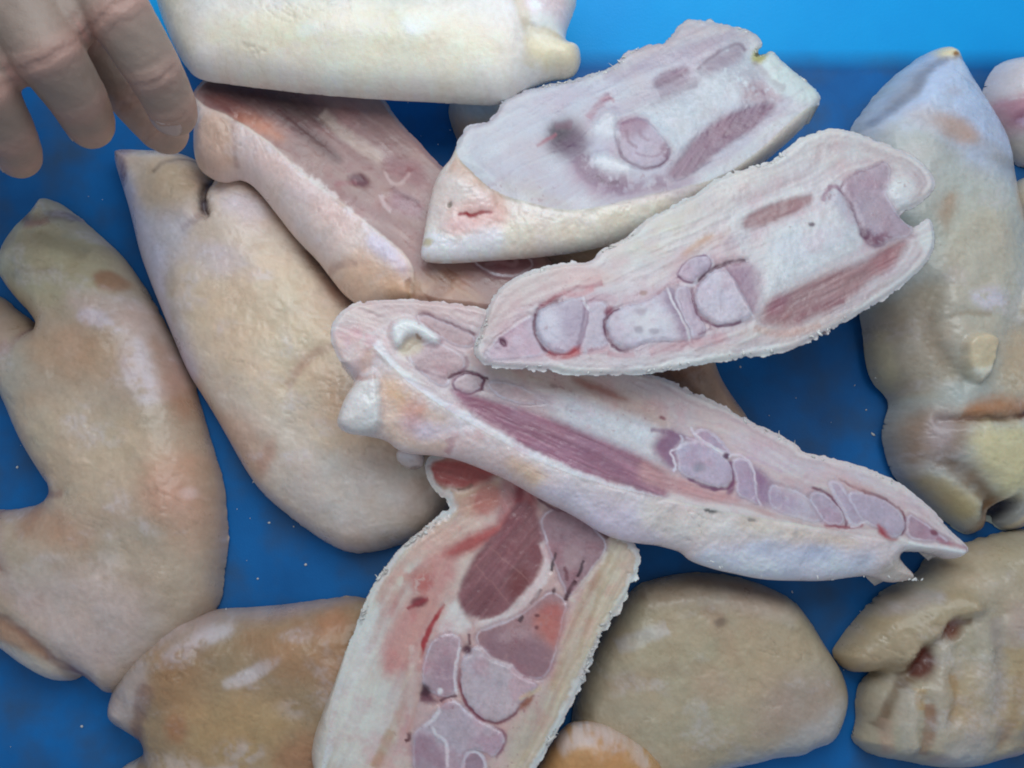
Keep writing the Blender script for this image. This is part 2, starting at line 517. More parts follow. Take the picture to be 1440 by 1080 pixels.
    wet = smooth(0.05, 0.5, fbm(X / 26, Y / 26, sd + 101, 3)); RO = RO - 0.16 * wet
    C *= (1 + (gain - 1) * (1 if cut is None else (1 - skinmask)))[..., None] if cut is not None else gain
    C = C * (1 + skinmask[..., None] * np.array(skin_shift))
    hue = fbm(X / 30, Y / 30, sd + 61, 4); hue2 = fbm(X / 70, Y / 70, sd + 62, 3)
    C = C * (1 + 0.05 * hue[..., None] * np.array([1.0, -.2, -1.0]) + 0.05 * hue2[..., None] * np.array([.4, -.6, -.3]))
    C = np.clip(C, 0.004, 0.86)
    RO = np.clip(RO + 0.06 * mot2, 0.12, 0.9)
    # ---- vertices
    VX = WX + nrm[0] * off; VY = WY + nrm[1] * off; VZ = WZ + nrm[2] * off
    if CS is None and rimdrop:
        VZ = VZ - rimdrop * smooth(10, 0, D)
    idx = -np.ones(X.shape, int)
    nv = int(need.sum()); idx[need] = np.arange(nv)
    V = np.stack([VX[need], VY[need], VZ[need]], 1)
    CC = np.concatenate([C[need], RO[need][:, None]], 1)
    ci, cj = np.nonzero(cell)
    F = np.stack([idx[ci, cj], idx[ci + 1, cj], idx[ci + 1, cj + 1], idx[ci, cj + 1]], 1)   # image y runs down: this winding faces up
    PF = pid[ci, cj]
    # never let a snapped outer corner decide: use the inside corner
    for (di, dj) in ((1, 0), (1, 1), (0, 1)):
        PF = np.where(ins[ci, cj], PF, np.where(ins[ci + di, cj + dj], pid[ci + di, cj + dj], PF))
    # ---- side wall below the rim and an underside
    edges = np.concatenate([F[:, [0, 1]], F[:, [1, 2]], F[:, [2, 3]], F[:, [3, 0]]])
    key = np.sort(edges, 1); code = key[:, 0] * (nv + 1) + key[:, 1]
    _, inv, cnt = np.unique(code, return_inverse=True, return_counts=True)
    be = edges[cnt[inv] == 1]
    bv = np.unique(be)
    bmap = -np.ones(nv, int); bmap[bv] = np.arange(len(bv))
    GX = gxx[need][bv]; GY = gyy[need][bv]
    tx, ty, tz = on_plane(X[need][bv] + GX, Y[need][bv] + GY, a, b, c)
    bx, by, bz = on_plane(X[need][bv], Y[need][bv], a, b, c)
    ov = np.stack([tx - bx, ty - by], 1)                    # one px outward in world units
    rings = []
    pro = [(-0.1 * inset, 0.22), (-0.32 * inset, 0.50), (-inset * 0.65, 0.80), (-inset, 1.0)] if cut is not None else [(0.8, 0.22), (0.0, 0.50), (-inset * 0.45, 0.80), (-inset, 1.0)]
    for (o_px, f) in pro:
        r = V[bv].copy(); r[:, :2] += ov * o_px; r[:, 2] -= depth * f
        r[:, 2] = np.maximum(r[:, 2], 0.0008)
        rings.append(r)
    allV = [V] + rings
    nb = len(bv)
    WF = []
    prev = bv
    for q in range(len(pro)):
        cur = nv + q * nb + np.arange(nb)
        pa = prev if q == 0 else prev
        A = (be[:, 0] if q == 0 else nv + (q - 1) * nb + bmap[be[:, 0]])
        B = (be[:, 1] if q == 0 else nv + (q - 1) * nb + bmap[be[:, 1]])
        A2 = nv + q * nb + bmap[be[:, 0]]; B2 = nv + q * nb + bmap[be[:, 1]]
        WF.append(np.stack([B, A, A2, B2], 1))
    st = max(1, int(8 / s)); deep = (D > inset * 0.98)[::st, ::st] & need[::st, ::st]
    cap = deep[:-1, :-1] & deep[1:, :-1] & deep[:-1, 1:] & deep[1:, 1:]
    nd = np.zeros_like(deep); nd[:-1, :-1] |= cap; nd[1:, :-1] |= cap; nd[:-1, 1:] |= cap; nd[1:, 1:] |= cap
    capi = -np.ones(deep.shape, int); ncap = int(nd.sum()); capi[nd] = nv + len(pro) * nb + np.arange(ncap)
    low_off = depth * (0.97 if cut is not None else 1.0)
    capV = np.stack([WX[::st, ::st][nd], WY[::st, ::st][nd], np.maximum(WZ[::st, ::st][nd] - low_off, 0.0006)], 1)
    allV.append(capV)
    ki, kj = np.nonzero(cap)
    WF.append(np.stack([capi[ki, kj], capi[ki, kj + 1], capi[ki + 1, kj + 1], capi[ki + 1, kj]], 1))
    WF = np.concatenate(WF)
    allV = np.concatenate(allV)
    sk = np.concatenate([lin(base_skin), [0.5]])
    wallC = np.tile(sk, (len(pro) * nb + ncap, 1))
    wallC[:, :3] *= (1 + 0.12 * rng.standard_normal((len(wallC), 1)) * 0.3)
    wallC[:nb, :3] = CC[bv][:, :3]                          # the first ring takes the colour of the edge it hangs from
    allC = np.concatenate([CC, wallC])
    allF = np.concatenate([F, WF])
    allP = np.concatenate([PF, np.zeros(len(WF), int)])
    # ---- shared vertex normals, so that neighbouring parts shade without a seam
    p0 = allV[allF[:, 0]]; p1 = allV[allF[:, 1]]; p2 = allV[allF[:, 2]]; p3 = allV[np.where(allF[:, 3] < 0, allF[:, 0], allF[:, 3])]
    fn = np.cross(p2 - p0, p3 - p1)
    fn[allF[:, 3] < 0] = np.cross(p1 - p0, p2 - p0)[allF[:, 3] < 0]
    VN = np.zeros_like(allV)
    for q in range(4):
        ok = allF[:, q] >= 0
        np.add.at(VN, allF[ok, q], fn[ok])
    VN /= (np.linalg.norm(VN, axis=1, keepdims=True) + 1e-12)
    # ---- one object per part
    org = root.location[:]
    objs = []
    for p in range(len(names)):
        f = allF[allP == p]
        if len(f) < 6: continue
        used = np.unique(f[f >= 0])
        mp = -np.ones(len(allV) + 1, int); mp[used] = np.arange(len(used))
        f2 = np.where(f >= 0, mp[f], -1)
        mat = MAT_SKIN if (p == 0) else MAT_CUT
        o = mesh_object(names[p], allV[used], f2, VN[used], allC[used], mat, root, org)
        objs.append(o)
    if fringe_n:
        frill(root, outline, fringe, fringe_n, (a, b, c), sd, fringe_len, CS is None)
    return objs

def frill(root, outline, box, n, pl, sd, ln, low):
    """ragged crumbs and shreds the saw left on the edge: too small and many to count"""
    r = random.Random(sd)
    pts = chaikin(outline, 2)
    seg = np.linalg.norm(np.roll(pts, -1, 0) - pts, axis=1)
    cum = np.concatenate([[0], np.cumsum(seg)])
    bm = bmesh.new()
    n = int(n * 0.32); made = 0; tries = 0
    while made < n and tries < n * 30:
        tries += 1
        d = r.random() * cum[-1]
        i = min(len(pts) - 1, int(np.searchsorted(cum, d) - 1))
        f = (d - cum[i]) / (seg[i] + 1e-9)
        A = pts[i]; B = pts[(i + 1) % len(pts)]
        px, py = A + (B - A) * f
        if not (-20 < px < 1460 and -20 < py < 1100): continue
        if box and not any(bx[0] <= px <= bx[2] and bx[1] <= py <= bx[3] for bx in box): continue
        # clustered
        if vnoise(np.array([d / 34.0]), np.array([0.5]), sd + 3)[0] < 0.5: continue
        ex, ey = (B - A) / (seg[i] + 1e-9)
        # outward in the plan
        nx, ny = ey, -ex
        c0 = pts.mean(0)
        x, y, z = on_plane(px, py, *pl)
        x2, y2, _ = on_plane(px + nx, py + ny, *pl)
        o = Vector((float(x2 - x), float(y2 - y), 0)); o.normalize()
        test = sdf_poly(np.array([px + nx * 4]), np.array([py + ny * 4]), pts)[0]
        if test < 0: o = -o
        base = Vector((float(x), float(y), float(z)))
        base.z += 0.0003 if not low else 0.001 + 0.002 * r.random()
        base -= o * 0.0005
        if r.random() < 0.985:
            rad = (0.00022 + 0.0009 * r.random() ** 3) * ln
            res = bmesh.ops.create_icosphere(bm, subdivisions=1, radius=rad)
            sc = Vector((0.7 + r.random() * 1.6, 0.5 + r.random() * 0.7, 0.4 + r.random() * 0.5))
            jit = o * r.uniform(-.0022, -.0002) - Vector((0, 0, rad * .5))
            q = Matrix.Rotation(r.random() * 6.28, 3, 'Z') @ Matrix.Rotation(r.random() * 1.5, 3, 'X')
            for v in res['verts']:
                v.co = q @ Vector((v.co.x * sc.x, v.co.y * sc.y, v.co.z * sc.z)) * (0.45 + 1.0 * r.random()) + base + jit
        else:
            le = (0.0010 + 0.0022 * r.random() ** 2) * ln
            di = (o + Vector((r.uniform(-.8, .8), r.uniform(-.8, .8), r.uniform(-.2, .5)))).normalized()
            sidev = di.cross(Vector((0, 0, 1))).normalized() * (0.00016 + 0.0002 * r.random())
            up = Vector((0, 0, 0.00018))
            t = base + di * le + Vector((0, 0, r.uniform(-.0003, .0004)))
            mid = base + di * le * .5 + sidev * r.uniform(-2, 2)
            rings = [(base, 1.0), (mid, .8), (t, .25)]
            vs_ = []
            for (c0_, k) in rings:
                vs_.append([bm.verts.new(c0_ + sidev * k), bm.verts.new(c0_ + up * k), bm.verts.new(c0_ - sidev * k), bm.verts.new(c0_ - up * k)])
            for q in range(2):
                for e in range(4):
                    bm.faces.new((vs_[q][e], vs_[q][(e + 1) % 4], vs_[q + 1][(e + 1) % 4], vs_[q + 1][e]))
            bm.faces.new(vs_[2])
        made += 1
    bmesh.ops.translate(bm, verts=bm.verts, vec=-Vector(root.location))
    me = bpy.data.meshes.new('saw_crumbs'); bm.to_mesh(me); bm.free()
    for p in me.polygons: p.use_smooth = True
    me.materials.append(MAT_CRUMB)
    o = bpy.data.objects.new('saw_crumbs', me); COL.objects.link(o); o.parent = root
    o['kind'] = 'stuff'
    return o
# ------------------------------------------------------------------ shorthand for tissue layers
def p(pts, col, **op): return ('p', pts, col, op)
def l(pts, col, **op): return ('l', pts, col, op)
def b(spec, col, **op): return ('b', spec, col, op)
def r(band, col, **op): return ('r', band, col, op)

# ------------------------------------------------------------------ tray
SLOPE = math.radians(16)
def make_tray():
    yw = P(1100, 106, 0).y
    x0, x1, y0, y1 = -0.40, 0.40, -0.34, yw
    cx, cy = (x0 + x1) / 2, (y0 + y1) / 2
    hx, hy = (x1 - x0) / 2, (y1 - y0) / 2
    root = thing('tray', 'shallow blue plastic tray holding all the pig trotters', 'tray', (cx, cy, 0))
    prof = [(0.0, 0.0)]
    for i in range(1, 7):                                  # cove between floor and flaring wall
        t = i / 6 * SLOPE
        prof.append((0.014 * math.sin(t), 0.014 * (1 - math.cos(t))))
    px_, pz_ = prof[-1]
    for i in range(1, 7):
        k = i / 6 * 0.075
        prof.append((px_ + k * math.cos(SLOPE), pz_ + k * math.sin(SLOPE)))
    ex, ez = prof[-1]
    prof += [(ex + 0.004, ez + 0.002), (ex + 0.018, ez + 0.002), (ex + 0.021, ez - 0.001), (ex + 0.021, ez - 0.012), (ex + 0.017, ez - 0.012), (ex + 0.014, ez - 0.003), (ex + 0.004, ez - 0.003)]
    inner = list(prof)
    for i in range(5, -1, -1):
        inner.append((px_ + i / 6 * 0.075 * math.cos(SLOPE) + 0.003, pz_ + i / 6 * 0.075 * math.sin(SLOPE) - 0.003))
    inner.append((0.0, -0.004))
    rc = 0.05; seg = 8
    def ring(o, z):
        pts = []
        for (sx, sy, a0) in ((1, 1, 0), (-1, 1, 90), (-1, -1, 180), (1, -1, 270)):
            for i in range(seg + 1):
                a = math.radians(a0 + 90 * i / seg)
                pts.append((sx * (hx - rc) + (rc + o) * math.cos(a), sy * (hy - rc) + (rc + o) * math.sin(a), z))
        return pts
    bm = bmesh.new(); rings = [[bm.verts.new(v) for v in ring(o, z)] for (o, z) in inner]
    n = len(rings[0])
    for q in range(len(rings) - 1):
        for i in range(n):
            bm.faces.new((rings[q][i], rings[q][(i + 1) % n], rings[q + 1][(i + 1) % n], rings[q + 1][i]))
    me = bpy.data.meshes.new('tray_wall'); bmesh.ops.recalc_face_normals(bm, faces=bm.faces); bm.to_mesh(me); bm.free()
    for f in me.polygons: f.use_smooth = True
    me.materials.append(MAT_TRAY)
    o = bpy.data.objects.new('tray_wall', me); COL.objects.link(o); o.parent = root
    bm = bmesh.new()
    top = [bm.verts.new(v) for v in ring(0, 0.0)]; bot = [bm.verts.new(v) for v in ring(0, -0.004)]
    bm.faces.new(top); bm.faces.new(bot[::-1])
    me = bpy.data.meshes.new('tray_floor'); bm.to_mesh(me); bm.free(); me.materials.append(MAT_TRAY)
    o = bpy.data.objects.new('tray_floor', me); COL.objects.link(o); o.parent = root
    return yw
make_tray()

# colours read as tissue: fat, bone, marrow, muscle, blood
LILAC = (196, 180, 200); PALEBONE = (214, 214, 226); MAUVE = (172, 142, 162); PURPLE = (138, 98, 128)
MUSC = (164, 122, 132); DARKP = (112, 66, 96); RED = (186, 62, 76); WHITE = (236, 234, 238); CREAM = (226, 214, 196)
GRP_C = 'split trotters lying cut face up'; GRP_S = 'trotter halves lying skin side up'

# ================================================================== skin-side-up halves on the tray
# far left
t = thing('pig_trotter', 'beige trotter half skin side up along the left edge, toe at top', 'pig trotter', P(150, 620, 0), GRP_S)
build(t, T("3,387 17,410 36,432 50,448 60,466 46,452 22,436 0,414 -40,410 -70,440 -70,500 -40,520 0,540 17,577 33,617 52,650 67,673 78,690 66,708 20,718 -20,716 -70,740 -80,840 -40,880 0,903 17,917 43,937 80,957 106,956 118,946 140,963 158,977 200,962 262,905 310,853 314,813 321,763 318,720 315,680 300,633 284,580 267,520 240,470 213,420 187,380 167,355 127,320 100,297 80,284 66,281 57,297 30,323 8,355"),
      [(0, 0, .003)], [
    p(T("0,340 70,278 120,300 190,380 180,450 60,450 0,400"), (196, 190, 152), soft=30),
    p(T("8,352 40,318 60,330 40,390 14,404"), (206, 208, 178), soft=12, a=.7),
    l(T("52,318 75,328 105,312 118,318"), (120, 96, 92), w=9, soft=9, h=-1.2, a=.75),
    l(T("62,332 80,334 96,326"), (168, 122, 106), w=7, soft=7, a=.6),
    l(T("25,358 60,352 110,360 150,372"), (146, 134, 106), w=10, soft=14, a=.45, h=-.6),
    l(T("45,402 80,398 120,400"), (150, 138, 112), w=4, soft=5, a=.35, h=-.4),
    b((178, 410, 20, 14, 20), (168, 126, 92), soft=.4, a=.8),
    p(T("120,440 150,425 215,430 260,500 275,560 240,575 200,520 180,470 140,455"), (208, 190, 178), soft=14, a=.7),
    p(T("140,452 165,446 190,470 205,478 195,484 165,475 145,470"), (226, 222, 228), soft=6, a=.7, brk=-.2),
    p(T("205,488 225,485 240,540 245,575 225,580 205,550 195,520"), (222, 214, 212), soft=9, a=.65, brk=-.15, bsz=14),
    p(T("65,480 110,468 180,475 205,510 185,545 120,545 80,520"), (200, 168, 132), soft=24, a=.75),
    p(T("232,470 262,515 285,590 270,600 245,545 225,490"), (176, 132, 100), soft=10, a=.55),
    l(T("60,466 50,490 46,505"), (160, 120, 110), w=5, soft=6, h=-1.5, a=.6),
    l(T("44,440 60,466 66,470"), (92, 72, 70), w=6, soft=5, h=-2.2, a=.7),
    p(T("0,420 40,452 50,490 40,520 0,500"), (196, 178, 156), soft=14, a=.6),
    l(T("10,510 45,500"), (190, 140, 134), w=10, soft=12, a=.5),
    p(T("30,600 110,560 240,600 300,660 200,700 90,690"), (214, 196, 162), soft=40, a=.7),
    p(T("230,640 300,630 314,700 300,780 260,760 235,700"), (206, 168, 138), soft=26, a=.6),
    b((286, 695, 10, 9, 0), (226, 206, 190), soft=.6, a=.7),
    b((255, 700, 34, 30, 20), (208, 160, 130), soft=.9, a=.4),
    p(T("70,715 130,720 170,770 100,770 66,740"), (188, 142, 108), soft=24, a=.55),
    b((70, 730, 15, 26, 20), (170, 126, 92), soft=.7, a=.5),
    l(T("78,690 90,698 120,696"), (150, 108, 96), w=5, soft=7, h=-2.0, a=.5),
    l(T("20,740 40,800 60,840 100,850"), (178, 156, 148), w=14, soft=16, h=-1.8, a=.5),
    p(T("40,800 180,800 250,850 230,900 150,960 90,905"), (204, 192, 180), soft=30, a=.75),
    p(T("150,780 200,770 210,830 190,850 160,830"), (222, 208, 192), soft=16, a=.6, brk=-.1, bsz=20),
    l(T("-10,850 20,860 55,872 85,902 120,936 150,958"), (120, 74, 62), w=8, soft=8, h=-3.2, a=.7),
    p(T("-20,845 50,870 75,890 100,915 80,915 30,890 -20,880"), (176, 136, 104), soft=6, a=.7),
    p(T("-20,890 20,892 70,915 108,938 100,962 60,955 0,915"), (222, 216, 196), soft=6, a=.8, part='cut_edge'),
    b((30, 560, 30, 60, 20), (188, 188, 170), soft=.7, a=.5),
    l(T("0,700 20,735 24,770 40,800"), (150, 100, 92), w=4, soft=5, h=-1.5, a=.5),
      ], base_skin=(190, 174, 148), dome=.036, R=112, gain=.98, skin_shift=(.05, -.03, .06), s=2.2, bump_mm=2.6, bump_px=90, fray=1.6, frayw=6,
      fringe=[(270, 500, 330, 830), (0, 540, 80, 700)], fringe_n=90, depth=.003, mott=.07)

# centre left
t = thing('pig_trotter', 'cream trotter half skin side up, two toes pointing to the hand', 'pig trotter', P(390, 560, 0), GRP_S)
build(t, T("164,228 172,214 213,216 253,217 285,230 300,246 306,262 308,234 326,226 353,246 393,282 423,320 447,353 478,396 510,430 560,480 620,560 655,640 652,690 622,735 590,756 545,772 500,779 470,769 437,748 398,718 373,697 350,667 317,607 292,565 267,527 248,480 230,437 213,395 200,358 188,305 176,266"),
      [(0, 0, .003)], [
    p(T("160,225 200,260 230,330 262,400 285,470 300,540 262,545 225,440 195,360 172,270"), (206, 210, 224), soft=16, a=.85),
    p(T("195,330 270,300 300,330 280,380 262,440 240,420"), (208, 208, 214), soft=18, a=.6),
    b((255, 285, 42, 30, 60), (206, 184, 146), soft=.8, a=.7),
    p(T("235,255 262,240 290,238 300,262 296,300 270,290 240,280"), (200, 174, 134), soft=14, a=.55),
    l(T("238,266 250,250 270,240 292,238"), (112, 90, 80), w=3, soft=4, h=-1.0, a=.55),
    p(T("164,226 185,216 205,225 195,250 182,262 170,245"), (150, 122, 122), soft=9, a=.75),
    b((190, 258, 9, 14, 20), (112, 82, 100), soft=.7, a=.7),
    l(T("304,236 306,270 304,300 308,322"), (66, 46, 44), w=7, soft=6, h=-6.5, hs=8, a=1),
    l(T("308,318 296,335 280,345"), (150, 130, 126), w=5, soft=7, h=-2.0, a=.5),
    b((335, 252, 17, 10, 35), (140, 78, 52), soft=.7, a=1),
    l(T("355,255 375,272 392,284"), (110, 84, 74), w=4, soft=5, a=.5, h=-.8),
    p(T("330,290 380,290 400,330 370,350 335,330"), (222, 214, 200), soft=22, a=.7),
    b((360, 312, 26, 18, 20), (228, 224, 222), soft=.8, a=.5),
    p(T("260,400 380,360 470,420 520,520 480,600 380,560 300,520 262,470"), (224, 204, 166), soft=40, a=.85),
    b((330, 385, 40, 22, 10), (216, 206, 208), soft=.8, a=.4),
    p(T("250,405 275,380 268,450 285,500 262,480"), (170, 158, 128), soft=10, a=.5),
    l(T("440,360 470,400 500,440"), (170, 126, 96), w=14, soft=14, a=.5),
    l(T("420,555 445,525 470,505 490,500"), (170, 120, 100), w=5, soft=8, h=-1.4, a=.45),
    p(T("310,590 345,580 395,620 400,660 370,668 340,640"), (212, 172, 140), soft=24, a=.6),
    b((392, 648, 10, 22, 25), (190, 144, 120), soft=.8, a=.5),
    p(T("470,560 560,560 600,640 540,660 480,640"), (228, 196, 152), soft=30, a=.7),
    p(T("380,690 470,640 600,660 640,700 560,760 470,765"), (222, 214, 196), soft=34, a=.8),
    b((478, 622, 20, 14, 0), (236, 214, 176), soft=.8, a=.6, ro=.2),  # wet glint painted in as a paler, glossier spot
    b((520, 590, 60, 30, 30), None, soft=.9, h=3.0, ro=.3),
    l(T("545,640 600,700"), (196, 170, 140), w=20, soft=20, a=.4),
      ], base_skin=(218, 204, 178), dome=.038, R=120, skin_shift=(.03, -.03, .10), s=2.0, bump_mm=2.2, bump_px=100, fray=1.0,
      fringe=[(380, 690, 520, 790), (300, 560, 380, 700)], fringe_n=50, depth=.003, mott=.05)

# bottom left
t = thing('pig_trotter', 'tan trotter half with white scuff marks at the bottom left', 'pig trotter', P(350, 980, 0), GRP_S)
build(t, T("540,850 500,838 477,841 440,845 400,851 350,855 310,857 262,859 230,876 200,906 183,933 165,962 155,997 161,1014 187,1030 206,1047 200,1066 168,1080 150,1120 220,1170 400,1170 520,1120 560,1000 565,900"),
      [(0, 0, .003), (500, 900, .006), (200, 1080, .003)], [
    p(T("230,870 300,850 460,835 520,845 400,870 300,880 240,910"), (202, 190, 182), soft=18, a=.85),
    p(T("250,910 300,880 330,870 360,880 310,905 260,925"), (228, 222, 218), soft=8, a=.9, brk=-.25, bsz=20),
    p(T("335,945 365,930 410,910 416,920 380,945 345,960"), (230, 222, 214), soft=5, a=.9, brk=-.3),
    b((426, 985, 18, 12, 0), (222, 206, 192), soft=.7, a=.7, brk=-.2),
    b((440, 885, 20, 8, 0), (224, 208, 198), soft=.7, a=.6, brk=-.2),
    p(T("155,1000 190,935 230,915 240,960 215,1000 200,1030"), (206, 196, 186), soft=14, a=.9),
    l(T("236,950 222,990 210,1030 208,1060"), (140, 104, 92), w=10, soft=14, h=-4.5, a=.6),
    b((215, 940, 40, 30, 40), None, soft=.9, h=3),
    p(T("240,910 300,905 320,960 280,1000 235,970"), (190, 148, 102), soft=26, a=.7),
    p(T("360,880 470,860 510,850 500,960 440,940 370,910"), (196, 154, 110), soft=28, a=.75),
    b((480, 870, 26, 16, -20), (206, 150, 110), soft=.9, a=.6),
    p(T("300,960 420,970 440,1030 380,1070 300,1060 270,1000"), (216, 184, 130), soft=30, a=.7),
    p(T("255,1040 300,1050 330,1090 240,1090"), (222, 206, 186), soft=12, a=.8, brk=-.2, bsz=16),
    b((360, 1040, 30, 16, 0), (222, 208, 196), soft=.7, a=.6, brk=-.1),
    b((275, 1010, 14, 20, 0), (190, 128, 84), soft=.8, a=.6),
    p(T("400,1030 470,1010 500,1090 420,1090"), (196, 142, 102), soft=20, a=.7),
    b((350, 1075, 40, 14, 0), (226, 220, 224), soft=.7, a=.7, brk=-.2),
    p(T("160,1085 200,1060 205,1080"), (216, 210, 190), soft=5),
      ], base_skin=(184, 160, 122), dome=.034, R=120, gain=.78, skin_shift=(0.05, -.03, .04), s=2.0, bump_mm=2.0, bump_px=70, fray=1.6, frayw=6,
      fringe=[(300, 830, 520, 870)], fringe_n=70, depth=.003, mott=.08)

# bottom, right of centre
t = thing('pig_trotter', 'plump cream trotter half skin side up, bottom right of centre', 'pig trotter', P(1010, 950, 0), GRP_S)
build(t, T("860,870 890,825 920,815 960,806 1000,806 1040,812 1090,830 1117,846 1138,873 1160,910 1181,941 1191,973 1187,1004 1171,1043 1140,1052 1127,1062 1090,1064 1060,1073 1010,1082 960,1110 880,1130 820,1080 800,1020 820,940"),
      [(0, 0, .003)], [
    p(T("890,830 980,805 1090,832 1100,850 1000,838 900,850"), (150, 122, 100), soft=10, a=.75),  # shade along the upper edge, painted as a brown band
    p(T("870,870 960,845 1080,850 1140,900 1120,960 980,960 870,950"), (212, 192, 156), soft=36, a=.8),
    l(T("985,845 1000,880 1020,930"), (198, 158, 126), w=14, soft=14, a=.5),
    b((990, 955, 28, 22, 20), (208, 156, 130), soft=.8, a=.7),
    b((1105, 985, 60, 40, -30), (186, 168, 160), soft=.9, a=.55),
    p(T("980,1075 1080,1040 1150,990 1195,970 1185,1045 1120,1070 1060,1082"), (212, 216, 214), soft=22, a=.75),
    l(T("960,1082 1060,1070 1127,1058 1168,1042"), (226, 228, 228), w=10, soft=7, a=.8),
    l(T("900,842 980,832 1060,846 1110,868"), (216, 200, 172), w=16, soft=14, a=.6, h=2.0, hs=16),
    p(T("880,870 1020,880 1060,1000 1000,1060 880,1050"), (206, 194, 160), soft=40, a=.6),
    b((1040, 845, 60, 14, 10), (222, 206, 182), soft=.8, a=.6),
    l(T("850,960 900,940 960,930 1000,935"), (184, 158, 126), w=10, soft=14, a=.4, h=-.8),
    b((1000, 870, 8, 6, 0), (130, 110, 96), soft=.8, a=.6),
    p(T("870,970 960,980 960,1080 860,1060"), (204, 192, 160), soft=30, a=.6),
    l(T("860,905 900,890 930,875"), (226, 226, 224), w=14, soft=10, a=.5),
      ], base_skin=(196, 184, 154), dome=.027, R=88, gain=.84, skin_shift=(.04, -.02, .03), s=2.0, bump_mm=1.8, bump_px=100, fray=1.6,
      fringe=[(980, 1030, 1200, 1090)], fringe_n=70, depth=.003, fringe_len=1.3)

# small tan end at the bottom centre
t = thing('pig_trotter', 'small tan trotter end poking in at the bottom, between two larger pieces', 'pig trotter', P(840, 1080, 0), GRP_S)
build(t, T("770,1060 790,1030 812,1017 847,1020 880,1036 912,1056 935,1082 950,1130 880,1170 780,1160 740,1110"),
      [(830, 1030, .030), (760, 1100, .022), (940, 1100, .022)], [
    l(T("780,1045 812,1022 847,1026 880,1042 915,1064"), (226, 216, 208), w=12, soft=7, a=.7, brk=-.2),
    b((835, 1070, 60, 30, 0), (206, 154, 96), soft=.7, a=.8),
      ], base_skin=(202, 160, 110), dome=.02, R=70, s=2.0, depth=.02, fray=1.2, mott=.08)

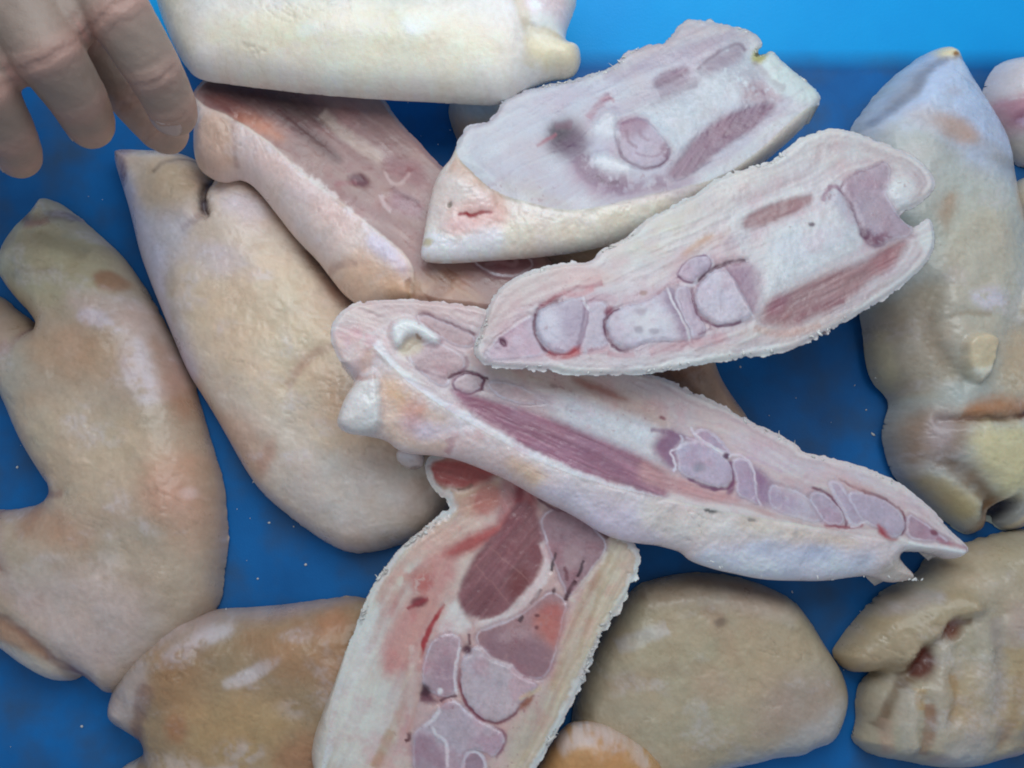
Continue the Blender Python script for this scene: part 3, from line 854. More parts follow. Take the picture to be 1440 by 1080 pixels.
# right: foot seen from behind with dewclaws
t = thing('pig_trotter', 'large trotter along the right edge showing its dewclaw, toe against the tray wall', 'pig trotter', P(1330, 440, 0), GRP_S)
build(t, T("1196,200 1197,180 1213,156 1250,113 1280,90 1306,73 1323,77 1337,92 1347,113 1360,133 1377,160 1393,187 1404,213 1411,253 1417,293 1428,333 1438,358 1452,420 1464,600 1450,700 1432,742 1405,748 1385,730 1372,748 1352,752 1320,725 1280,690 1257,670 1250,653 1243,627 1240,607 1246,588 1252,572 1250,557 1228,537 1219,507 1217,477 1212,447 1198,400 1194,300"),
      [(1310, 80, .014), (1300, 700, .003), (1430, 350, .003)], [
    p(T("1195,190 1255,110 1300,72 1345,105 1390,180 1405,250 1380,290 1330,270 1280,210 1230,200"), (196, 216, 240), soft=26, a=.95),
    p(T("1200,185 1255,118 1290,98 1262,150 1215,195"), (160, 166, 176), soft=8, a=.75, h=-1.5),
    l(T("1205,190 1240,165 1270,125 1300,104"), (126, 134, 150), w=6, soft=8, a=.6, h=-1.5),
    p(T("1290,100 1296,84 1310,74 1325,80 1332,98 1318,104 1304,106"), (238, 232, 190), soft=5, part='toe_tip', h=2.0, ro=.25),
    b((1311, 101, 5, 3, 0), (150, 110, 60), soft=.6),
    l(T("1298,107 1315,106 1335,104"), (150, 146, 150), w=3, soft=4, h=-.8, a=.5),
    b((1297, 160, 10, 7, 20), (188, 190, 202), soft=.7, a=.5),
    p(T("1225,190 1260,170 1310,200 1330,230 1310,235 1270,215"), (206, 194, 188), soft=14, a=.6),
    b((1300, 212, 32, 14, 25), (190, 150, 116), soft=.8, a=.6),
    p(T("1265,280 1330,270 1400,250 1420,340 1430,460 1340,420 1240,380"), (204, 208, 190), soft=40, a=.7),
    b((1350, 240, 30, 16, 20), (166, 164, 158), soft=.8, a=.5),
    b((1405, 310, 16, 34, -10), (190, 152, 116), soft=.8, a=.55),
    b((1372, 250, 22, 10, 0), (150, 146, 136), soft=.9, a=.4),
    p(T("1270,310 1300,290 1290,345 1275,345"), (178, 132, 88), soft=12, a=.6),
    # side flap left of the dewclaw
    p(T("1212,440 1270,400 1285,470 1310,540 1260,575 1225,545 1215,490"), (182, 168, 140), soft=14, a=.8, h=-2.5, hs=18),
    p(T("1214,470 1228,470 1240,530 1252,560 1225,545"), (216, 208, 170), soft=7, a=.8),
    l(T("1274,415 1266,450 1270,490 1290,520 1312,545"), (140, 120, 94), w=8, soft=10, a=.4, h=-2.5, hs=10),
    # dewclaw
    p(T("1276,480 1268,430 1272,370 1300,310 1360,310 1376,400 1362,460 1354,500 1338,530 1325,546 1308,536 1290,512"), (204, 198, 172), soft=18, h=3.0, hs=26, a=.7, part='dewclaw'),
    p(T("1299,496 1310,484 1330,481 1346,490 1343,512 1335,536 1325,548 1314,541 1304,520"), (220, 206, 170), soft=4, h=4.2, hs=4, part='dewclaw_tip'),
    p(T("1308,524 1324,528 1338,522 1332,541 1325,548 1315,541"), (242, 238, 216), soft=3, h=.8),
    l(T("1285,462 1310,452 1340,458"), (160, 138, 108), w=3, soft=5, a=.5, h=-1.2),
    p(T("1305,430 1330,420 1358,428 1362,452 1330,450"), (228, 226, 232), soft=8, a=.85, brk=-.35),
    p(T("1382,466 1380,446 1387,424 1396,416 1406,424 1410,445 1404,460 1392,470"), (208, 200, 172), soft=6, h=3.5, hs=6, part='dewclaw'),
    l(T("1380,455 1384,432 1392,420"), (170, 146, 110), w=3, soft=4, a=.5, h=-1),
    p(T("1350,480 1420,460 1450,560 1400,580 1340,560"), (212, 186, 144), soft=26, a=.75),
    b((1368, 545, 20, 14, 0), (234, 226, 204), soft=.7, a=.5, brk=.1, bsz=5),
    p(T("1310,575 1350,560 1400,575 1400,588 1340,596 1300,595"), (186, 122, 66), soft=11, a=.8),
    l(T("1285,596 1330,594 1370,592 1405,584"), (84, 40, 30), w=5, soft=4, a=1, h=-3.5, hs=7, taper=1),
    p(T("1246,600 1260,575 1300,580 1320,610 1300,650 1262,660 1246,640"), (160, 134, 112), soft=14, a=.85),
    b((1284, 610, 14, 26, 10), (204, 192, 196), soft=.8, a=.5),
    p(T("1320,602 1390,598 1410,640 1395,700 1350,690 1315,640"), (226, 218, 166), soft=18, a=.9, h=3.5),
    l(T("1285,650 1315,665 1345,695 1365,710"), (124, 92, 54), w=11, soft=11, a=.75, h=-4.5, hs=14),
    p(T("1255,665 1300,672 1350,710 1340,742 1290,700"), (218, 200, 140), soft=12, a=.8),
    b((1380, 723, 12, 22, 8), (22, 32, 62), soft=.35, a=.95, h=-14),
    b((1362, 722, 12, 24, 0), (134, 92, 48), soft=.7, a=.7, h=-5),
    p(T("1405,610 1440,600 1450,640 1425,640"), (176, 106, 92), soft=9, a=.8),
    p(T("1408,700 1435,640 1455,650 1450,720 1425,745 1405,745"), (206, 196, 204), soft=8, a=.75, brk=-.3),
    l(T("1415,705 1405,735 1400,748"), (234, 224, 190), w=7, soft=3, a=.9, h=2),
      ], base_skin=(190, 196, 188), dome=.040, R=115, gain=.92, s=1.9, bump_mm=1.8, bump_px=80, fray=1.4,
      fringe=[(1200, 430, 1260, 580)], fringe_n=40, depth=.003)

# bottom right with a folded cut end
t = thing('pig_trotter', 'trotter in the bottom right corner with a folded ragged cut end', 'pig trotter', P(1340, 920, 0), GRP_S)
build(t, T("1296,800 1297,788 1330,772 1365,762 1393,752 1440,742 1500,750 1520,860 1510,1000 1445,1028 1428,1060 1395,1066 1360,1077 1310,1077 1260,1067 1220,1060 1194,1038 1206,1017 1203,980 1213,953 1232,940 1210,944 1187,942 1168,920 1174,905 1207,863 1240,830 1275,815"),
      [(0, 0, .003)], [
    p(T("1297,790 1440,745 1480,800 1440,880 1360,850 1310,815"), (196, 182, 148), soft=26, a=.9),
    p(T("1340,810 1400,800 1440,860 1400,900 1350,850"), (212, 200, 176), soft=26, a=.6),
    p(T("1166,922 1176,902 1208,862 1240,836 1282,826 1322,824 1346,842 1338,862 1312,864 1290,884 1270,910 1244,936 1212,946 1186,944"), (190, 172, 134), soft=8, h=4.1, hs=12, a=.8, part='skin_fold'),
    p(T("1215,862 1250,834 1300,824 1290,842 1250,856"), (190, 182, 176), soft=9, a=.7),
    l(T("1240,944 1268,918 1290,890 1312,870 1330,866"), (116, 86, 56), w=5, soft=5, a=.7, h=-2.2, hs=9),
    l(T("1338,850 1348,880 1350,920 1344,965 1336,1005"), (208, 202, 182), w=18, soft=9, a=.7, h=2.5, hs=18),
    l(T("1362,860 1370,920 1364,980 1378,1030"), (172, 160, 160), w=8, soft=12, a=.45, h=-1.9, hs=18),
    b((1306, 878, 11, 14, 40), (140, 74, 50), soft=.6, a=.9, h=-3.5, part='cut_flesh'),
    p(T("1260,908 1270,896 1284,910 1284,930 1270,942 1256,948 1250,938"), (104, 46, 32), soft=5, a=.95, h=-2.8, hs=9, part='cut_flesh'),
    l(T("1254,944 1238,960 1228,988 1216,1016"), (112, 82, 52), w=7, soft=6, a=.7, h=-2.8, hs=10),
    l(T("1294,890 1292,930 1288,968 1292,1005 1286,1040"), (212, 204, 182), w=15, soft=10, a=.6, h=2.5, hs=14),
    l(T("1306,935 1310,975 1300,1000"), (176, 132, 72), w=7, soft=6, a=.6, h=-1.7, hs=9),
    l(T("1272,975 1276,1010 1272,1050"), (164, 116, 84), w=8, soft=7, a=.75, h=-1.9, hs=10),
    l(T("1252,958 1246,1000 1254,1045"), (216, 208, 188), w=15, soft=10, a=.65, h=2.5, hs=14),
    l(T("1262,955 1262,985"), (204, 166, 104), w=7, soft=6, a=.6),
    l(T("1226,1000 1222,1030 1232,1052"), (206, 176, 150), w=10, soft=7, a=.7, h=1.7, hs=12),
    b((1300, 1055, 16, 9, 0), (200, 172, 158), soft=.9, a=.6),
    p(T("1300,1020 1350,1000 1360,1070 1300,1072"), (212, 212, 206), soft=16, a=.7, h=2),
    b((1326, 975, 26, 50, 0), (206, 184, 136), soft=.9, a=.5),
    l(T("1400,900 1395,960 1380,1010"), (204, 180, 130), w=30, soft=24, a=.6),
    l(T("1395,930 1390,990 1370,1040"), (178, 150, 110), w=6, soft=8, a=.45, h=-1.5),
    l(T("1425,930 1420,990 1405,1040"), (178, 150, 120), w=6, soft=8, a=.4, h=-1.5),
    b((1390, 870, 14, 26, 0), (206, 180, 170), soft=.8, a=.5),
    p(T("1360,1060 1425,1040 1425,1062 1395,1068"), (196, 184, 186), soft=7, a=.7),
      ], base_skin=(198, 188, 160), dome=.036, R=100, gain=.86, skin_shift=(.04, -.02, .03), s=1.9, bump_mm=2.4, bump_px=60, fray=2.2,
      fringe=[(1180, 930, 1440, 1090)], fringe_n=90, depth=.003, fringe_len=1.2)

# right edge, two more ends
t = thing('pig_trotter', 'white trotter end with a pink raw patch at the upper right edge', 'pig trotter', P(1430, 160, 0), GRP_S)
build(t, T("1380,150 1384,118 1400,92 1420,83 1460,82 1520,110 1520,200 1465,230 1440,238 1422,226 1402,202 1386,172"),
      [(1420, 100, .012), (1420, 220, .003), (1510, 160, .003)], [
    p(T("1380,150 1400,145 1450,150 1450,195 1405,196 1386,172"), (190, 130, 142), soft=10, a=.8, brk=-.35, bsz=10, part='raw_patch'),
    b((1408, 175, 10, 9, 0), (140, 84, 104), soft=.7, a=.6),
    b((1415, 180, 12, 8, 0), (212, 186, 206), soft=.7, a=.7, brk=0, bsz=5),
    b((1435, 110, 20, 16, 0), (198, 204, 210), soft=.8, a=.6),
    p(T("1400,205 1440,200 1460,230 1430,236"), (220, 216, 196), soft=10, a=.7),
      ], base_skin=(214, 208, 204), dome=.032, R=60, s=1.9, bump_mm=1.5, fray=1.2, depth=.003)
t = thing('pig_trotter', 'sliver of a cream trotter at the right edge, below the pink-patched end', 'pig trotter', P(1440, 305, 0), GRP_S)
build(t, T("1418,285 1424,258 1450,246 1500,250 1520,330 1470,360 1446,357 1428,334 1420,305"),
      [(0, 0, .003)], [
    b((1430, 320, 10, 24, 0), (170, 176, 190), soft=.7, a=.6),
      ], base_skin=(222, 216, 190), dome=.026, R=45, s=2.0, depth=.003)

# half buried beneath the pile
t = thing('pig_trotter', 'peach trotter buried under the pile, glimpsed between the split halves', 'pig trotter', P(850, 370, 0), GRP_S)
build(t, T("628,150 645,138 690,135 740,160 800,220 900,300 980,400 1000,480 1004,515 1020,548 1052,590 1060,620 1000,610 940,560 880,500 800,420 735,350 660,230 640,190"),
      [(0, 0, .004)], [
    p(T("628,148 660,138 705,150 700,190 650,188"), (196, 200, 198), soft=12, a=.9),
    p(T("740,310 800,300 900,320 860,370 760,370"), (214, 188, 152), soft=18, a=.8),
    p(T("900,500 1000,505 1055,600 980,590"), (206, 170, 142), soft=16, a=.9),
    b((950, 530, 40, 14, 15), (156, 108, 84), soft=.8, a=.6),
      ], base_skin=(212, 184, 152), dome=.034, R=100, s=2.4, depth=.003)

# ================================================================== split halves, cut face up
# ---- half under the pale one, beside the hand
S4 = lambda s: T(s, 240, 90, 2.6667)
t = thing('split_trotter', 'split trotter with shaded pinkish cut face, directly below the hand', 'pig trotter', P(480, 270, .02), GRP_C)
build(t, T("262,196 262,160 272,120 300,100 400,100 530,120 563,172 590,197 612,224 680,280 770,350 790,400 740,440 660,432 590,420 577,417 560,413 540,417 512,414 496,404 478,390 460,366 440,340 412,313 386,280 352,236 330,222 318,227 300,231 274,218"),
      [(300, 130, .050), (590, 200, .044), (640, 400, .054)], [
    # cut face tissue; upper streaks painted darker for shade under the pale half
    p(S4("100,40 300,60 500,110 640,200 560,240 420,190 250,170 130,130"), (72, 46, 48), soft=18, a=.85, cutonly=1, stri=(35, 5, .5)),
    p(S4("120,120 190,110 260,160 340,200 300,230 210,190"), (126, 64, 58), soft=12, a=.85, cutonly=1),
    p(S4("230,190 300,190 400,240 430,290 340,270 250,220"), (206, 138, 112), soft=14, a=.85, cutonly=1),
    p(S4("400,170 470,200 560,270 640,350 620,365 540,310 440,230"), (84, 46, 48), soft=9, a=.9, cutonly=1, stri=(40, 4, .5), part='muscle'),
    l(S4("580,250 680,330 760,390"), (140, 100, 98), w=6, soft=7, a=.6, cutonly=1),
    l(S4("560,180 700,300 800,360"), (206, 184, 172), w=8, soft=10, a=.6, cutonly=1),
    l(S4("640,160 780,260 900,350"), (150, 118, 112), w=7, soft=9, a=.5, cutonly=1),
    b(S4("705,435")[0] + (14, 9, 20), (100, 48, 64), soft=.6, a=.95, h=-1.0),
    l(S4("610,445 660,450 700,440"), (160, 104, 110), w=5, soft=5, a=.7),
    p(S4("800,340 860,350 950,385 940,470 870,440 820,420 800,380"), (146, 96, 100), soft=9, part='bone', wl=0),
    p(S4("830,480 860,470 945,520 940,580 880,570 820,530"), (172, 136, 144), soft=8, part='bone', wl=0),
    l(S4("800,400 830,450 870,450 900,410"), (206, 180, 178), w=3, soft=3, a=.6, h=.3),
    l(S4("790,490 795,525 830,550"), (216, 198, 200), w=4, soft=4, a=.65, h=.3),
    l(S4("830,455 860,490 940,520"), (110, 62, 72), w=4, soft=4, a=.8, h=-.6),
    l(S4("480,440 640,520 780,590 900,640"), (196, 170, 166), w=10, soft=10, a=.6, cutonly=1),
    l(S4("600,470 760,560 930,630"), (150, 112, 112), w=5, soft=7, a=.5, cutonly=1, h=-.4),
    p(S4("1090,700 1200,690 1300,700 1380,740 1320,790 1230,800 1170,770"), (142, 92, 102), soft=9, a=.85, part='bone'),
    l(S4("1180,750 1240,740 1300,760 1290,700"), (200, 160, 164), w=4, soft=3, a=.7),
    p(S4("890,800 960,790 1060,770 1120,830 1180,900 1000,890 900,870"), (200, 158, 132), soft=16, a=.8),
    l(S4("885,800 905,850 890,880"), (110, 66, 54), w=7, soft=6, a=.8, h=-3),
    l(S4("1060,770 1020,840 960,880"), (140, 92, 76), w=12, soft=12, a=.6, h=-2),
    # skin flank
    p(S4("240,220 420,340 560,460 700,600 650,640 480,500 330,400 240,330"), (228, 206, 198), soft=12, a=.8),
    l(S4("340,290 430,370 560,450 700,580 860,730"), (236, 224, 222), w=7, soft=6, a=.8, brk=-.2, bsz=8),
    p(S4("740,640 780,640 890,760 870,790 800,740 740,690"), (226, 220, 236), soft=8, a=.85),
    p(S4("580,720 740,700 860,770 895,830 880,870 770,875 690,860 620,790"), (226, 190, 156), soft=18, a=.8),
    b(S4("850,840")[0] + (22, 14, 30), (214, 168, 122), soft=.8, a=.5),
    l(S4("580,730 640,725 700,735"), (176, 138, 122), w=4, soft=6, a=.5, h=-1.2),
    p(S4("90,180 220,200 240,280 230,350 150,375 80,350 60,290"), (210, 180, 156), soft=8, a=.9, part='toe', h=2.5),
    l(S4("238,210 236,280 238,350"), (168, 130, 120), w=4, soft=5, a=.6, h=-2),
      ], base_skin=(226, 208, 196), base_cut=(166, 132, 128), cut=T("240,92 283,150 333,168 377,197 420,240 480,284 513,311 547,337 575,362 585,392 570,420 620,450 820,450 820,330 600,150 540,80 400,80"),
      axis=38, drop=.022, depth=.022, s=1.7, fray=.6, bump_mm=1.0, cut_bump=.35, warp=2.5, mott=.07)

# ---- top centre right
S2 = lambda s: T(s, 580, 10, 2.4)
t = thing('split_trotter', 'split trotter with bluish cut face, topmost right, red nick on its toe', 'pig trotter', P(880, 200, .03), GRP_C)
out_b = S2("15,822 30,740 45,640 75,525 140,472 160,425 185,392 250,385 285,348 300,312 360,280 450,256 560,236 620,214 680,200 722,140 780,130 880,95 890,65 935,28 1000,40 1100,60 1150,75 1190,115 1170,145 1180,160 1215,140 1260,190 1310,230 1360,265 1384,305 1372,332 1320,385 1260,440 1130,545 1000,615 880,690 760,740 600,788 400,812 300,818 180,828 90,832")
cut_b = S2("140,440 150,500 200,560 260,610 330,640 430,668 530,690 640,672 760,640 900,610 1010,585 1130,520 1230,430 1300,360 1350,330 1450,330 1420,200 1200,40 940,-30 800,60 600,150 280,220 120,350")
build(t, out_b, [(610, 300, .072), (970, 40, .064), (1140, 140, .062), (950, 280, .076)], [
    r((0, 16), (226, 226, 230), soft=4, a=.6, cutonly=1),
    p(S2("880,60 1000,40 1180,110 1120,120 1000,130 860,160 720,210 640,230 700,190"), (204, 196, 206), soft=9, a=.8),
    l(S2("640,240 760,215 860,170 1000,130 1100,80"), (186, 166, 186), w=8, soft=10, a=.6, cutonly=1),
    l(S2("740,160 850,130 930,90 1080,70"), (216, 202, 206), w=6, soft=8, a=.6, cutonly=1),
    p(S2("290,330 500,260 600,250 560,340 420,420 330,470 260,420 200,430 180,400"), (216, 212, 226), soft=22, a=.7),
    p(S2("380,300 560,260 700,250 620,330 480,380"), (212, 206, 222), soft=20, a=.7),
    # lower dark band of the face
    p(S2("540,480 600,560 660,590 760,600 860,580 960,560 940,610 780,650 640,660 560,600 520,540"), (176, 142, 168), soft=18, a=.85, brk=-.5),
    # metacarpal shaft
    p(S2("770,350 830,330 960,285 975,200 1040,150 1105,118 1140,180 1185,285 1080,330 985,390 930,460 880,500 820,480 750,410"), (222, 228, 236), soft=14, part='bone', h=.5, wl=0),
    p(S2("965,200 1010,165 1105,115 1125,135 1110,190 1050,215 985,235"), (178, 164, 180), soft=8, part='cartilage', brk=-.5),
    l(S2("960,215 1010,165 1105,118 1125,150"), (146, 124, 142), w=3, soft=3, a=.7),
    p(S2("1060,210 1140,200 1190,280 1140,310 1080,270"), (192, 184, 198), soft=12, a=.7, brk=-.2, bsz=8),
    p(S2("1130,260 1180,250 1250,290 1240,330 1160,330 1090,330"), (192, 164, 176), soft=8, a=.8, brk=-.3, bsz=7),
    l(S2("1150,290 1175,280 1190,300"), (160, 110, 130), w=3, soft=2, a=.7),
    # muscles
    p(S2("850,570 900,510 945,450 985,405 1080,350 1215,312 1230,345 1150,410 1040,490 950,560 890,585"), (158, 126, 146), soft=5, part='muscle', stri=(-55, 3.0, .25), h=-.3),
    p(S2("805,265 830,230 915,195 938,212 905,245 830,282"), (164, 138, 156), soft=5, part='muscle', stri=(-28, 3, .2)),
    l(S2("830,300 890,270 960,255"), (176, 160, 176), w=12, soft=7, a=.8),
    l(S2("800,330 880,300 960,250 985,200"), (196, 190, 202), w=5, soft=5, a=.7),
    # joint
    p(S2("690,430 700,390 760,370 810,400 880,490 860,525 800,545 740,530 705,495"), (196, 176, 196), soft=5, part='bone', h=.3),
    p(S2("690,390 740,365 800,380 790,420 750,430 710,450"), (170, 128, 150), soft=8, a=.85, brk=-.4, bsz=9),
    l(S2("692,440 700,490 735,525 790,545 840,535 868,505"), (118, 74, 102), w=3, soft=2.2, a=.9, h=-.5),
    l(S2("722,415 730,450 760,478"), (140, 96, 120), w=3, soft=3, a=.6),
    l(S2("765,415 772,440 800,452"), (150, 104, 128), w=3, soft=3, a=.5),
    l(S2("750,490 790,505 830,500 850,475"), (156, 116, 140), w=2.5, soft=2, a=.6),
    b(S2("855,490")[0] + (10, 12, 0), (150, 112, 136), soft=.7, a=.7, brk=-.2, bsz=5),
    p(S2("540,430 600,440 700,450 690,500 620,500 580,470"), (206, 192, 212), soft=12, a=.6),
    # blood
    b(S2("520,440")[0] + (27, 25, 50), (82, 40, 80), soft=.85, a=1, h=-.5),
    b(S2("500,420")[0] + (15, 13, 0), (54, 24, 56), soft=.8, a=.95),
    b(S2("545,470")[0] + (20, 18, 0), (104, 66, 100), soft=.9, a=.6),
    l(S2("418,468 450,448 490,425"), (176, 84, 106), w=4, soft=3, a=.75, taper=1),
    l(S2("480,400 510,395 540,400"), (130, 70, 100), w=6, soft=6, a=.5),
    l(S2("560,500 600,570 680,600 730,600"), (128, 84, 116), w=14, soft=14, a=.7, brk=-.2, bsz=10),
    l(S2("620,570 650,600 700,590"), (100, 58, 86), w=4, soft=3, a=.7, brk=-.2, bsz=5),
    l(S2("640,610 720,620 800,590 860,590"), (142, 98, 128), w=9, soft=9, a=.6, brk=-.2, bsz=8),
    l(S2("590,375 615,345 640,320 668,295"), (184, 126, 146), w=6, soft=6, a=.6),
    l(S2("640,318 660,300 680,320"), (176, 104, 124), w=3, soft=3, a=.5),
    p(S2("605,400 625,370 660,348 690,360 685,400 695,435 660,445 615,425"), (232, 232, 240), soft=6, part='cartilage', h=.8, ro=.25),
    p(S2("600,520 640,490 680,505 720,530 748,545 725,562 670,550 620,540"), (238, 238, 246), soft=5, part='cartilage', h=.8, ro=.22),
    # torn end
    p(S2("1170,160 1215,140 1310,230 1384,300 1340,340 1260,300 1230,290 1190,240"), (222, 232, 232), soft=6, a=.95, part='torn_fat', h=1.0),
    b(S2("1172,165")[0] + (9, 13, 40), (196, 190, 120), soft=.6, a=.9),
    l(S2("1160,165 1170,150 1185,148"), (60, 52, 40), w=4, soft=3, a=.9, h=-1.5),
    l(S2("1150,180 1200,250 1255,280"), (176, 168, 176), w=5, soft=5, a=.7, h=-.6),
    p(S2("960,600 1080,520 1200,420 1300,350 1280,380 1150,500 1000,590"), (226, 230, 234), soft=7, a=.8, cutonly=1),
    # skin and toe
    p(S2("260,600 430,665 540,700 500,640 400,590 320,560"), (206, 196, 192), soft=14, a=.5, cutonly=1),
    p(S2("30,700 60,560 150,500 240,590 300,640 320,690 240,650 150,640 90,680"), (232, 222, 212), soft=14, a=.85, skinonly=1),
    l(S2("130,520 200,570 260,600 295,660 285,720"), (206, 172, 148), w=14, soft=16, a=.7, h=-2.5, skinonly=1),
    b(S2("190,600")[0] + (34, 18, 35), None, soft=.9, h=3),
    b(S2("210,700")[0] + (40, 22, 0), (228, 176, 168), soft=.9, a=.65),
    b(S2("160,730")[0] + (24, 12, 0), (228, 180, 178), soft=.9, a=.5),
    l(S2("150,695 175,690 200,702 230,690 275,688"), (150, 26, 36), w=4.0, soft=2.5, a=1, h=-1.0, taper=1),
    b(S2("126,660")[0] + (4, 4, 0), (150, 140, 126), soft=.6, a=.9, h=-1),
    p(S2("10,825 30,740 80,740 140,780 240,740 300,740 310,800 180,830"), (236, 238, 242), soft=8, a=.85, brk=-.55, bsz=14, h=.8),
    b(S2("48,772")[0] + (7, 7, 0), (196, 184, 140), soft=.7, a=.8),
    p(S2("310,700 540,700 760,660 880,630 860,680 600,770 400,800 320,790"), (238, 230, 208), soft=12, a=.9, skinonly=1),
      ], base_skin=(236, 230, 216), base_cut=(214, 208, 220), cut=cut_b, gain=.78, axis=-28, pink=.4, drop=.014, depth=.020, s=1.45,
      fray=2.6, frayw=7, bump_mm=1.2, bump_px=40, cut_bump=.3, warp=2.6, mott=.045, rough=.38,
      fringe=[(690, 10, 1160, 150)], fringe_n=240, fringe_len=1.15)

# ---- centre right
S5 = lambda s: T(s, 640, 160, 2.05714)
t = thing('split_trotter', 'split trotter in the middle right with pale toe bones in a row', 'pig trotter', P(980, 360, .04), GRP_C)
out_c = S5("50,690 58,655 75,625 92,560 110,522 140,490 190,461 250,441 330,426 400,424 415,392 470,370 520,340 540,310 600,275 680,240 722,212 745,190 800,165 850,150 920,135 960,96 1010,60 1060,42 1100,37 1160,48 1230,75 1300,100 1360,140 1392,182 1393,215 1362,247 1320,276 1284,284 1300,306 1335,330 1362,300 1384,298 1396,368 1376,422 1320,478 1250,532 1150,592 1040,652 980,682 900,698 820,710 740,720 650,738 560,752 470,757 310,754 296,742 230,740 160,735 100,730 70,716")
cut_c = S5("30,690 66,600 90,480 180,430 400,390 540,280 740,160 980,40 1100,0 1240,30 1380,110 1430,190 1400,260 1300,310 1400,250 1440,380 1330,520 1150,630 980,720 740,740 560,775 300,775 60,745")
